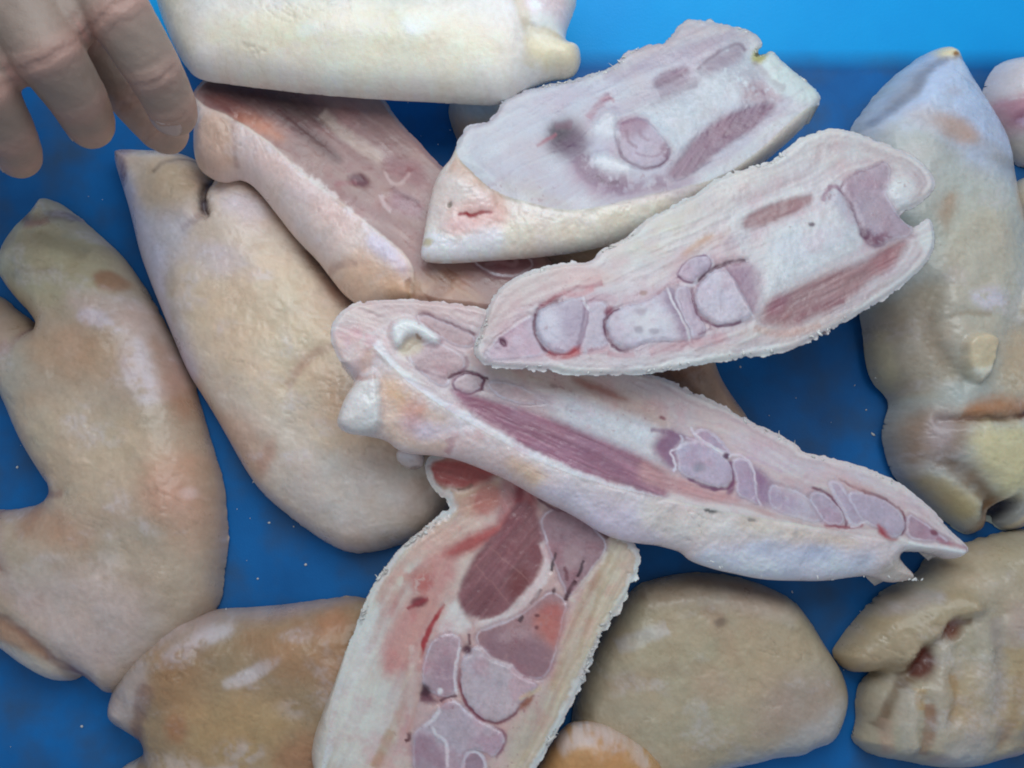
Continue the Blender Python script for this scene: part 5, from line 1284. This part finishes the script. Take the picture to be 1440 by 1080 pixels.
# ---- bottom centre
S7 = lambda s: T(s, 480, 720, 3)
S8 = lambda s: T(s, 420, 600, 2.25)
t = thing('split_trotter', 'split trotter at the bottom centre with dark red meat and round knuckle bone', 'pig trotter', P(680, 870, .01), GRP_C)
out_e = (S8("395,110 420,85 560,60 760,120 900,260 1000,330 1085,372") + S7("1262,230 1245,270 1210,355 1135,470 1085,560 1050,655 1000,765 955,855 900,955 840,1065 760,1200 300,1260 -80,1230 -160,1080 -145,960 -100,850 -50,740 0,610 25,560 60,480 92,400 130,300 190,220 240,150 300,100 400,22")
         + S8("470,262 478,240 440,215 405,170"))
cut_e = (S8("380,60 560,20 800,100 1000,300 1110,350 1110,420 1040,580 980,700 900,880 800,1060 720,1200 60,1200 70,1080 95,960 100,880 135,760 150,690 180,600 205,560 240,480 280,430 320,380 450,270 380,180"))
build(t, out_e, [(660, 680, .046), (620, 1080, .046), (890, 790, .046)], [
    r((0, 11), (228, 230, 230), soft=3.5, a=.9, cutonly=1, h=-.6),
    r((11, 15), (190, 170, 138), soft=3, a=.7, wob=6, cutonly=1),
    r((19, 22), (206, 188, 160), soft=3, a=.6, wob=8, cutonly=1),
    r((27, 31), (196, 176, 148), soft=3, a=.5, wob=9, cutonly=1),
    r((37, 40), (208, 190, 172), soft=3, a=.5, wob=10, cutonly=1),
    # layered rind on the right
    p(S7("1130,100 1240,150 1200,340 1060,560 960,760 860,960 760,1100 700,1100 760,900 860,760 930,560 980,400 1060,250"), (220, 204, 180), soft=10, a=.8, stri=(-62, 5, .22), cutonly=1),
    l(S7("1150,170 1060,280 1010,400 960,520 930,640 880,760"), (196, 172, 138), w=7, soft=6, a=.65),
    l(S7("1180,190 1100,310 1050,450 990,620"), (186, 158, 124), w=4, soft=4, a=.5),
    p(S7("1070,260 1110,250 1080,330 1030,350"), (172, 132, 96), soft=7, a=.7),
    l(S7("1000,560 920,760 840,900 760,1060"), (202, 180, 150), w=5, soft=5, a=.6),
    p(S7("760,830 900,740 870,860 780,1000 700,1060 680,960"), (206, 194, 178), soft=12, a=.8, brk=-.6),
    # left fat
    p(S7("0,620 100,420 200,250 300,130 400,120 300,260 240,420 180,620 120,800 40,900 -60,1000"), (226, 218, 206), soft=16, a=.85),
    p(S8("180,600 260,540 280,640 240,760 180,860 130,980 100,900 150,740"), (232, 230, 226), soft=18, a=.8),
    p(S8("100,900 260,780 340,840 300,980 200,1080 80,1080"), (230, 228, 222), soft=18, a=.7),
    l(S8("350,700 350,800 330,900 270,1000 240,1080"), (206, 182, 160), w=8, soft=7, a=.6),
    l(S8("380,640 370,760 360,860 320,960 270,1080"), (220, 204, 190), w=5, soft=5, a=.7),
    l(S8("300,960 270,1020 240,1080"), (190, 150, 110), w=9, soft=8, a=.5),
    p(S8("300,900 340,760 400,640 480,560 560,420 640,300 760,230 900,280 980,380 880,640 800,820 660,960 560,1080 380,1080"), (210, 168, 168), soft=26, a=.55),
    l(S8("250,560 300,470 370,390 440,340 520,310"), (206, 156, 146), w=7, soft=7, a=.6),
    l(S8("290,600 330,510 400,420 470,370"), (196, 138, 134), w=5, soft=5, a=.6),
    l(S8("230,690 270,590 320,500"), (214, 178, 166), w=6, soft=6, a=.6),
    # pink zone
    p(S8("280,620 340,560 400,470 380,420 470,330 520,420 460,560 400,660 330,780 270,780 270,690"), (214, 150, 144), soft=14, a=.8, brk=-.75, bsz=18),
    p(S8("275,640 330,620 360,680 330,770 280,790 270,720"), (218, 168, 160), soft=14, a=.5),
    b(S8("390,490")[0] + (13, 16, 20), (196, 96, 92), soft=.8, a=.75, brk=-.3, bsz=5),
    b(S8("380,553")[0] + (11, 7, -20), (126, 34, 52), soft=.6, a=.9), l(S8("345,580 370,560 410,540"), (160, 60, 70), w=3, soft=3, a=.8),
    l(S8("330,480 370,470 430,440"), (206, 150, 140), w=6, soft=6, a=.6),
    p(S8("330,380 450,280 600,280 560,350 460,390 380,430"), (226, 196, 182), soft=12, a=.7, stri=(-35, 4, .2)),
    # top end
    p(S8("400,150 420,110 480,95 580,120 640,150 560,200 490,200 430,180"), (178, 88, 84), soft=6, part='muscle', stri=(15, 4, .2)),
    l(S8("405,130 415,180 450,215 480,210"), (230, 214, 208), w=9, soft=4, a=.9, h=.6),
    p(S8("480,220 560,180 640,170 640,250 560,290 500,270"), (216, 172, 152), soft=9, a=.85, stri=(-20, 4, .25)),
    l(S8("500,205 530,195 550,180"), (140, 100, 84), w=3.5, soft=2.5, a=.8, h=-.8),
    l(S8("490,230 560,200 640,180"), (226, 196, 170), w=6, soft=5, a=.7),
    p(S8("560,190 620,170 660,230 600,300 540,260"), (196, 110, 102), soft=9, a=.7),
    p(S8("640,150 760,190 760,300 700,320 620,300 640,230"), (192, 130, 132), soft=9, a=.85, stri=(60, 4, .2)),
    p(S8("685,180 720,190 710,250 680,240"), (140, 42, 56), soft=6, a=.85),
    # muscles
    p(S8("455,395 500,360 600,320 680,270 740,210 750,260 660,330 600,370 520,410 470,412"), (188, 100, 98), soft=7, part='muscle', stri=(-30, 4, .2)),
    p(S7("484,370 508,285 552,200 632,108 700,30 740,-40 800,-50 838,40 850,100 858,180 832,255 785,325 722,405 660,452 595,455 520,432"), (150, 98, 104), soft=4, part='muscle', stri=(-50, 4, .28), h=-.3),
    b(S7("745,300")[0] + (15, 22, 20), (120, 58, 58), soft=.7, a=.7),
    b(S7("600,380")[0] + (30, 22, -20), (124, 76, 84), soft=.9, a=.5),
    b(S7("770,130")[0] + (24, 22, -20), (146, 94, 98), soft=.9, a=.5),
    l(S7("560,220 640,300 720,400"), (176, 122, 122), w=1.6, soft=1.6, a=.5), l(S7("620,140 720,230 800,300"), (182, 130, 128), w=1.6, soft=1.6, a=.5),
    l(S7("530,420 600,330 700,200 720,120"), (166, 110, 112), w=1.5, soft=1.6, a=.5), l(S7("640,120 620,200 560,320"), (170, 116, 116), w=1.4, soft=1.6, a=.4),
    l(S7("850,120 882,190 860,270 790,360 720,430 640,475 560,485"), (232, 218, 218), w=13, soft=5, a=.9, h=.5),
    p(S7("420,470 450,400 480,370 520,440 560,490 500,515 420,520"), (232, 222, 222), soft=6, a=.85),
    # long bone at right
    p(S7("828,40 880,-20 960,-10 1040,40 1115,110 1120,165 1060,245 1010,310 960,370 935,310 900,230 865,130"), (162, 124, 136), soft=4, part='bone', h=.2),
    l(S8("755,225 800,260 870,275"), (110, 60, 76), w=3, soft=2.5, a=.85),
    b(S7("968,200")[0] + (15, 18, 0), (186, 156, 162), soft=.8, a=.7),
    p(S7("560,505 640,480 730,450 830,370 900,330 960,380 940,460 905,600 872,690 830,710 742,690 700,632 620,622 580,570"), (176, 132, 138), soft=5, part='bone', brk=-1.2),
    p(S7("820,420 880,380 940,400 935,480 905,580 860,540 800,480"), (204, 124, 112), soft=10, a=.8, brk=-.6, bsz=14),
    p(S7("580,520 700,490 860,560 890,600 870,690 830,712 740,690 690,640 620,618"), (146, 108, 122), soft=10, a=.6, brk=-.5, bsz=12),
    b(S7("720,520")[0] + (22, 10, -10), (196, 166, 172), soft=.8, a=.6, brk=-.2, bsz=6),
    l(S7("905,170 895,210 888,250"), (52, 30, 42), w=3.4, soft=2, a=.9, h=-.8), l(S7("1025,200 1010,245 995,275"), (58, 32, 46), w=3, soft=2, a=.85, h=-.8),
    l(S7("990,290 965,330 948,372"), (74, 30, 42), w=4.5, soft=2.5, a=.9, h=-.8), l(S7("765,440 745,468"), (60, 36, 48), w=4, soft=2, a=.9),
    l(S7("845,325 800,385"), (120, 96, 106), w=4, soft=3, a=.7), l(S7("940,230 955,265 950,290"), (112, 56, 68), w=4, soft=3, a=.7),
    b(S7("820,490")[0] + (3, 3, 0), (112, 58, 66), soft=.7, a=.8), b(S7("830,435")[0] + (4, 3, 0), (96, 46, 54), soft=.7, a=.8), b(S7("900,335")[0] + (3, 5, 0), (80, 46, 56), soft=.7, a=.8),
    l(S7("1120,165 1080,240 1010,310 970,380"), (226, 206, 196), w=5, soft=4, a=.8),
    l(S7("1040,10 1100,80 1125,110"), (92, 36, 52), w=4, soft=3, a=.8),
    # knuckles
    p(S7("340,680 350,600 380,540 440,512 500,520 505,570 482,650 490,775 420,782 345,745"), (190, 162, 174), soft=4, part='bone', h=.4, brk=-1.2),
    b(S7("440,680")[0] + (16, 24, 0), (166, 134, 150), soft=.8, a=.6, brk=-.2, bsz=7),
    l(S7("505,565 484,620 476,700 488,775"), (240, 232, 236), w=4, soft=2.2, a=.95, h=.5),
    p(S7("497,690 508,620 545,575 590,560 640,622 720,642 760,692 845,722 765,790 742,852 662,892 585,872 522,802"), (204, 188, 198), soft=3.5, part='bone', h=.9),
    l(S7("560,520 585,575 630,618 700,630 745,690 835,715 855,715"), (206, 178, 182), w=3, soft=2.4, a=.8),
    l(S7("500,650 496,720 525,805 575,868 650,893 710,872 765,820"), (140, 62, 76), w=3.6, soft=3, a=.9, h=-.8),
    p(S7("760,800 800,765 815,775 780,830 755,835"), (156, 92, 62), soft=5, a=.9), l(S7("750,790 800,760 845,742"), (232, 210, 180), w=5, soft=3.5, a=.8),
    p(S7("510,575 530,555 555,575 545,602 515,600"), (92, 46, 66), soft=4, a=.95, h=-1.4), l(S7("540,510 542,560"), (110, 66, 80), w=3, soft=2.4, a=.8),
    p(S7("332,735 365,735 390,790 420,800 370,815 325,800"), (112, 52, 72), soft=6, a=.9, h=-1, brk=-.7), b(S7("350,750")[0] + (7, 9, 0), (64, 26, 44), soft=.7, a=.8),
    l(S7("420,800 440,782 492,778"), (96, 56, 72), w=3, soft=2.2, a=.9, h=-.6),
    b(S7("415,755")[0] + (4, 5, 0), (246, 244, 246), soft=.5, a=.9, ro=.15),
    p(S7("300,960 310,920 390,860 430,805 490,795 540,850 600,892 680,922 692,985 650,1040 600,1005 545,1000 515,1050 500,1130 300,1130"), (198, 180, 194), soft=4, part='bone', h=.6),
    p(S7("310,930 380,950 430,1000 445,1100 320,1130 300,1010"), (172, 148, 164), soft=6, a=.8),
    l(S7("380,900 400,935 440,960 450,1000 448,1080"), (240, 234, 240), w=4, soft=2.2, a=.95, h=.4),
    l(S7("350,900 400,870 420,830"), (236, 226, 232), w=4, soft=3, a=.8),
    p(S7("515,1055 530,1015 570,1003 612,1045 610,1100 515,1120"), (170, 140, 158), soft=3.5, part='bone', rim=((232, 222, 230), 1.8)),
    l(S7("640,905 690,930 695,985 655,1040"), (150, 96, 112), w=3, soft=2.4, a=.8, h=-.5),
    l(S7("285,930 290,960 270,968"), (92, 44, 52), w=4, soft=2.5, a=.9),
    l(S7("300,900 340,860 400,840"), (206, 176, 176), w=6, soft=5, a=.6),
    l(S7("440,385 410,430 375,490 345,560 330,620"), (172, 44, 54), w=5.5, soft=3, a=.95, h=-.8, taper=1),
    l(S7("330,560 330,700 310,860 280,940"), (214, 178, 168), w=4, soft=4, a=.7), l(S7("300,560 295,700 280,860"), (226, 204, 196), w=5, soft=4, a=.6),
      ], base_skin=(212, 206, 190), base_cut=(222, 200, 192), cut=cut_e, axis=-65, pink=1.2, drop=.022, depth=.018, s=1.45,
      fray=2.6, frayw=7, cut_bump=.35, warp=2.4, mott=.05, rough=.36,
      fringe=[(740, 760, 910, 1090), (430, 720, 620, 1090)], fringe_n=320, fringe_len=1.15)

# ---- pale one held at the top
t = thing('pig_trotter', 'pale cream trotter half skin side up at the top, touched by the hand', 'pig trotter', P(520, 40, .04), GRP_S)
build(t, T("205,-70 222,10 243,62 262,95 280,111 330,117 400,126 470,133 540,138 620,142 690,147 715,142 735,128 770,112 808,108 816,88 816,70 808,63 798,61 793,52 803,22 812,0 808,-50 700,-90 500,-110 300,-110"),
      [(260, 100, .062), (800, 100, .064), (500, -60, .062)], [
    p(T("280,60 420,30 700,50 720,120 560,136 320,112"), (240, 234, 204), soft=30, a=.8),
    p(T("222,0 260,0 290,60 280,105 250,80"), (206, 206, 186), soft=18, a=.8),
    l(T("220,6 360,4 560,14 700,4"), (196, 196, 170), w=26, soft=22, a=.5),
    p(T("725,25 760,5 800,5 798,50 770,40 745,45"), (226, 206, 208), soft=10, a=.8),
    l(T("728,22 738,50 748,80 742,110"), (206, 190, 150), w=8, soft=10, a=.6, h=-2.5),
    p(T("740,70 790,64 815,70 812,105 770,110 745,100"), (228, 216, 176), soft=12, a=.8),
    l(T("745,62 780,66 806,64"), (196, 176, 136), w=5, soft=7, a=.6, h=-2),
    l(T("300,110 480,128 690,143"), (244, 240, 222), w=7, soft=7, a=.6),
    b((450, 70, 18, 10, 0), (246, 244, 232), soft=.8, a=.7, ro=.18), b((592, 66, 22, 14, 0), (246, 244, 236), soft=.8, a=.7, ro=.18), b((752, 32, 10, 6, 0), (248, 246, 246), soft=.7, a=.8, ro=.15),  # highlights painted in as near-white glossy spots
    b((590, 60, 40, 26, 0), None, soft=.9, h=1.5), b((470, 66, 50, 26, 0), None, soft=.9, h=1.2),
      ], base_skin=(230, 231, 222), dome=.025, rag=.35, tex=.35, R=120, s=1.9, bump_mm=1.2, bump_px=110, fray=.9, depth=.005, rough=.34,
      mott=.035, fringe=[(280, 100, 720, 150)], fringe_n=60, fringe_len=.6)

# ================================================================== hand
def make_hand():
    tb = bmesh.new(); bmesh.ops.create_uvsphere(tb, u_segments=18, v_segments=12, radius=1.0)
    tb.verts.ensure_lookup_table()
    tv = np.array([v.co[:] for v in tb.verts]); tf = [[v.index for v in f.verts] for f in tb.faces]; tb.free()
    VV = []; FF = []
    def chain(pts):
        W = [(P(a, b_, z), r_) for (a, b_, z, r_) in pts]
        for (A, ra), (B, rb) in zip(W[:-1], W[1:]):
            n = max(2, int((B - A).length / (min(ra, rb) * 0.28)))
            for i in range(n + 1):
                f = i / n; o_ = len(VV) * len(tv)
                VV.append(tv * (ra + (rb - ra) * f) + np.array(A.lerp(B, f)))
                FF.extend([[k + o_ for k in q] for q in tf])
    K = [  # knuckle positions in the plan, height, radius
        ('index',  [(120, -40, .160, .0150), (168, 20, .160, .0132), (216, 98, .144, .0118), (240, 146, .127, .0110), (245, 160, .120, .0102)]),
        ('middle', [(35, 20, .166, .0155), (66, 74, .164, .0140), (108, 136, .142, .0122), (124, 168, .124, .0112), (127, 176, .118, .0104)]),
        ('ring',   [(-60, 70, .162, .0145), (-22, 128, .158, .0128), (10, 184, .138, .0114), (24, 212, .122, .0104), (27, 220, .116, .0098)]),
        ('little', [(-150, 110, .152, .0130), (-120, 165, .147, .0114), (-95, 222, .128, .0100), (-88, 240, .116, .0092)]),
        ('thumb',  [(60, -30, .125, .0160), (130, 60, .112, .0138), (192, 140, .099, .0118), (226, 180, .093, .0108), (235, 187, .092, .0100)]),
    ]
    for _, c in K: chain(c)
    # back of the hand and palm
    knuck = [(120, -40), (35, 20), (-60, 70), (-150, 110)]
    chain([(120, -40, .158, .0150), (35, 20, .162, .0160), (-60, 70, .158, .0155), (-150, 110, .150, .0140)])
    chain([(140, -10, .157, .0125), (60, 60, .160, .0125), (-30, 105, .155, .0120)])
    for (a, b_) in knuck:
        chain([(a, b_, .160, .0155), (-260 + a * .35, -260 + b_ * .3, .170, .0200)])
    chain([(60, -60, .138, .0180), (-120, -180, .155, .0200)])
    chain([(-240, -260, .168, .0270), (-420, -420, .175, .0270), (-700, -660, .185, .0340)])
    me = bpy.data.meshes.new('hand_base'); me.from_pydata(np.concatenate(VV).tolist(), [], FF)
    o = bpy.data.objects.new('hand_base', me); COL.objects.link(o)
    md = o.modifiers.new('remesh', 'REMESH'); md.mode = 'VOXEL'; md.voxel_size = 0.0011
    sm = o.modifiers.new('smooth', 'SMOOTH'); sm.factor = 0.5; sm.iterations = 7
    dg = bpy.context.evaluated_depsgraph_get()
    ev = o.evaluated_get(dg); hm = bpy.data.meshes.new_from_object(ev)
    bpy.data.objects.remove(o)
    n = len(hm.vertices)
    co = np.empty(n * 3, np.float32); hm.vertices.foreach_get('co', co); co = co.reshape(-1, 3).astype(float)
    no = np.empty(n * 3, np.float32); hm.vertices.foreach_get('normal', no); no = no.reshape(-1, 3).astype(float)
    col = np.tile(lin((150, 132, 122)), (n, 1))
    disp = 0.0004 * fbm(co[:, 0] / .006 + co[:, 2] / .009, co[:, 1] / .006, 5, 3)
    for name, c in K:
        W = [np.array(P(a, b_, z)) for (a, b_, z, r_) in c]
        # knuckle folds, redder skin at the joints and finger ends
        for j in range(1, len(W) - 1):
            ax = W[j + 1] - W[j - 1]; ax /= np.linalg.norm(ax)
            dv = co - W[j]; al = dv @ ax; rad = np.linalg.norm(dv - np.outer(al, ax), axis=1)
            near = (rad < .017) * np.exp(-(al / .0065) ** 2)
            up = np.clip(no[:, 2], 0, 1)
            disp -= 0.0009 * near * up * (np.cos(al / .0011 + 1.5 * fbm(co[:, 0] / .004, co[:, 1] / .004, 9, 2)) > 0.25)
            disp += 0.0006 * near * up
            k = (near * (0.32 if j == 1 else 0.22))[:, None]
            col = col * (1 - k) + lin((206, 146, 136)) * k
        tip = W[-1]; k = np.exp(-(np.linalg.norm(co - tip, axis=1) / .014) ** 2)[:, None] * .5
        col = col * (1 - k) + lin((212, 170, 148)) * k
    pal = (smooth(0.1, -0.5, no[:, 2]) * .6)[:, None]
    col = col * (1 - pal) + lin((196, 158, 134)) * pal
    mt = fbm(co[:, 0] / .012, co[:, 1] / .012, 44, 4)
    col = np.clip(col * (1 + .10 * mt)[:, None], 0, .85)
    co = co + no * disp[:, None]
    org = np.array(P(40, 40, .15))
    hm.vertices.foreach_set('co', (co - org).astype(np.float32).ravel())
    at = hm.color_attributes.new('tissue', 'FLOAT_COLOR', 'POINT')
    at.data.foreach_set('color', np.concatenate([col, np.full((n, 1), .46)], 1).astype(np.float32).ravel())
    hm.materials.clear(); hm.materials.append(MAT_HAND)
    for f in hm.polygons: f.use_smooth = True
    hm.update()
    ho = bpy.data.objects.new('hand', hm); COL.objects.link(ho); ho.location = org
    ho['label'] = 'bare hand reaching in at the upper left with bent fingers over the trotters'
    ho['category'] = 'hand'
    nm, nt, nb = nodes_of('fingernail')
    tn = N(nt, 'ShaderNodeTexNoise'); tn.inputs['Scale'].default_value = 300
    cr = N(nt, 'ShaderNodeValToRGB')
    cr.color_ramp.elements[0].color = (0.42, 0.30, 0.27, 1); cr.color_ramp.elements[1].color = (0.52, 0.40, 0.37, 1)
    nt.links.new(tn.outputs['Fac'], cr.inputs[0]); nt.links.new(cr.outputs[0], nb.inputs['Base Color'])
    nb.inputs['Roughness'].default_value = 0.32
    for name, c in K[:3]:
        A = np.array(P(*c[-2][:3])); B = np.array(P(*c[-1][:3])); rad = c[-1][3]
        ax = Vector(B - A).normalized()
        side = ax.cross(Vector((0, 0, 1))).normalized(); up = side.cross(ax).normalized()
        W_, L_ = 9, 10; vs_ = []; fs_ = []
        for i in range(L_ + 1):
            for j in range(W_ + 1):
                u = i / L_; th = (j / W_ - .5) * 1.75
                wob = math.sin(math.pi * min(1, .28 + u * .9)) ** .35
                rr_ = rad * (1.015 + .015 * u)
                pt = Vector(B) + ax * (rad * (-.75 + 1.35 * u)) + (side * math.sin(th * wob) * rr_ + up * math.cos(th * wob) * rr_ * (1 - .30 * u ** 3))
                vs_.append(pt - Vector(org))
        for i in range(L_):
            for j in range(W_):
                k_ = i * (W_ + 1) + j
                fs_.append((k_, k_ + 1, k_ + W_ + 2, k_ + W_ + 1))
        me = bpy.data.meshes.new('fingernail'); me.from_pydata([v[:] for v in vs_], [], fs_)
        for f in me.polygons: f.use_smooth = True
        me.materials.append(nm)
        no_ = bpy.data.objects.new('fingernail', me); COL.objects.link(no_); no_.parent = ho
        sd_ = no_.modifiers.new('solid', 'SOLIDIFY'); sd_.thickness = 0.0006; sd_.offset = 0
make_hand()

# ================================================================== meat specks on the tray
def specks():
    rr = random.Random(3)
    bm = bmesh.new()
    zones = [(300, 580, 440, 830, 12), (1020, 500, 1250, 660, 8), (880, 0, 1440, 110, 22), (0, 900, 160, 1080, 4), (1080, 770, 1260, 920, 7), (0, 200, 200, 420, 3), (0, 560, 80, 720, 4), (1180, 930, 1240, 1080, 4), (540, 140, 640, 220, 6)]
    for (x0, y0, x1, y1, n) in zones:
        for _ in range(n):
            a, b_ = rr.uniform(x0, x1), rr.uniform(y0, y1)
            pz = P(a, b_, 0.0003)
            if b_ < 106: continue
            rad = 0.0002 + 0.0006 * rr.random() ** 3
            res = bmesh.ops.create_icosphere(bm, subdivisions=1, radius=rad)
            an = rr.random() * 6.28; st = 1 + 2.2 * rr.random() ** 3
            for v in res['verts']:
                q = Vector((v.co.x * st, v.co.y, v.co.z * .6)) * (.75 + .5 * rr.random())
                v.co = Matrix.Rotation(an, 3, 'Z') @ q + pz
    me = bpy.data.meshes.new('meat_specks'); bm.to_mesh(me); bm.free()
    for f in me.polygons: f.use_smooth = True
    me.materials.append(MAT_CRUMB)
    o = bpy.data.objects.new('meat_specks', me); COL.objects.link(o)
    o['kind'] = 'stuff'; o['label'] = 'tiny pale specks of fat scattered on the blue tray'; o['category'] = 'crumbs'
specks()
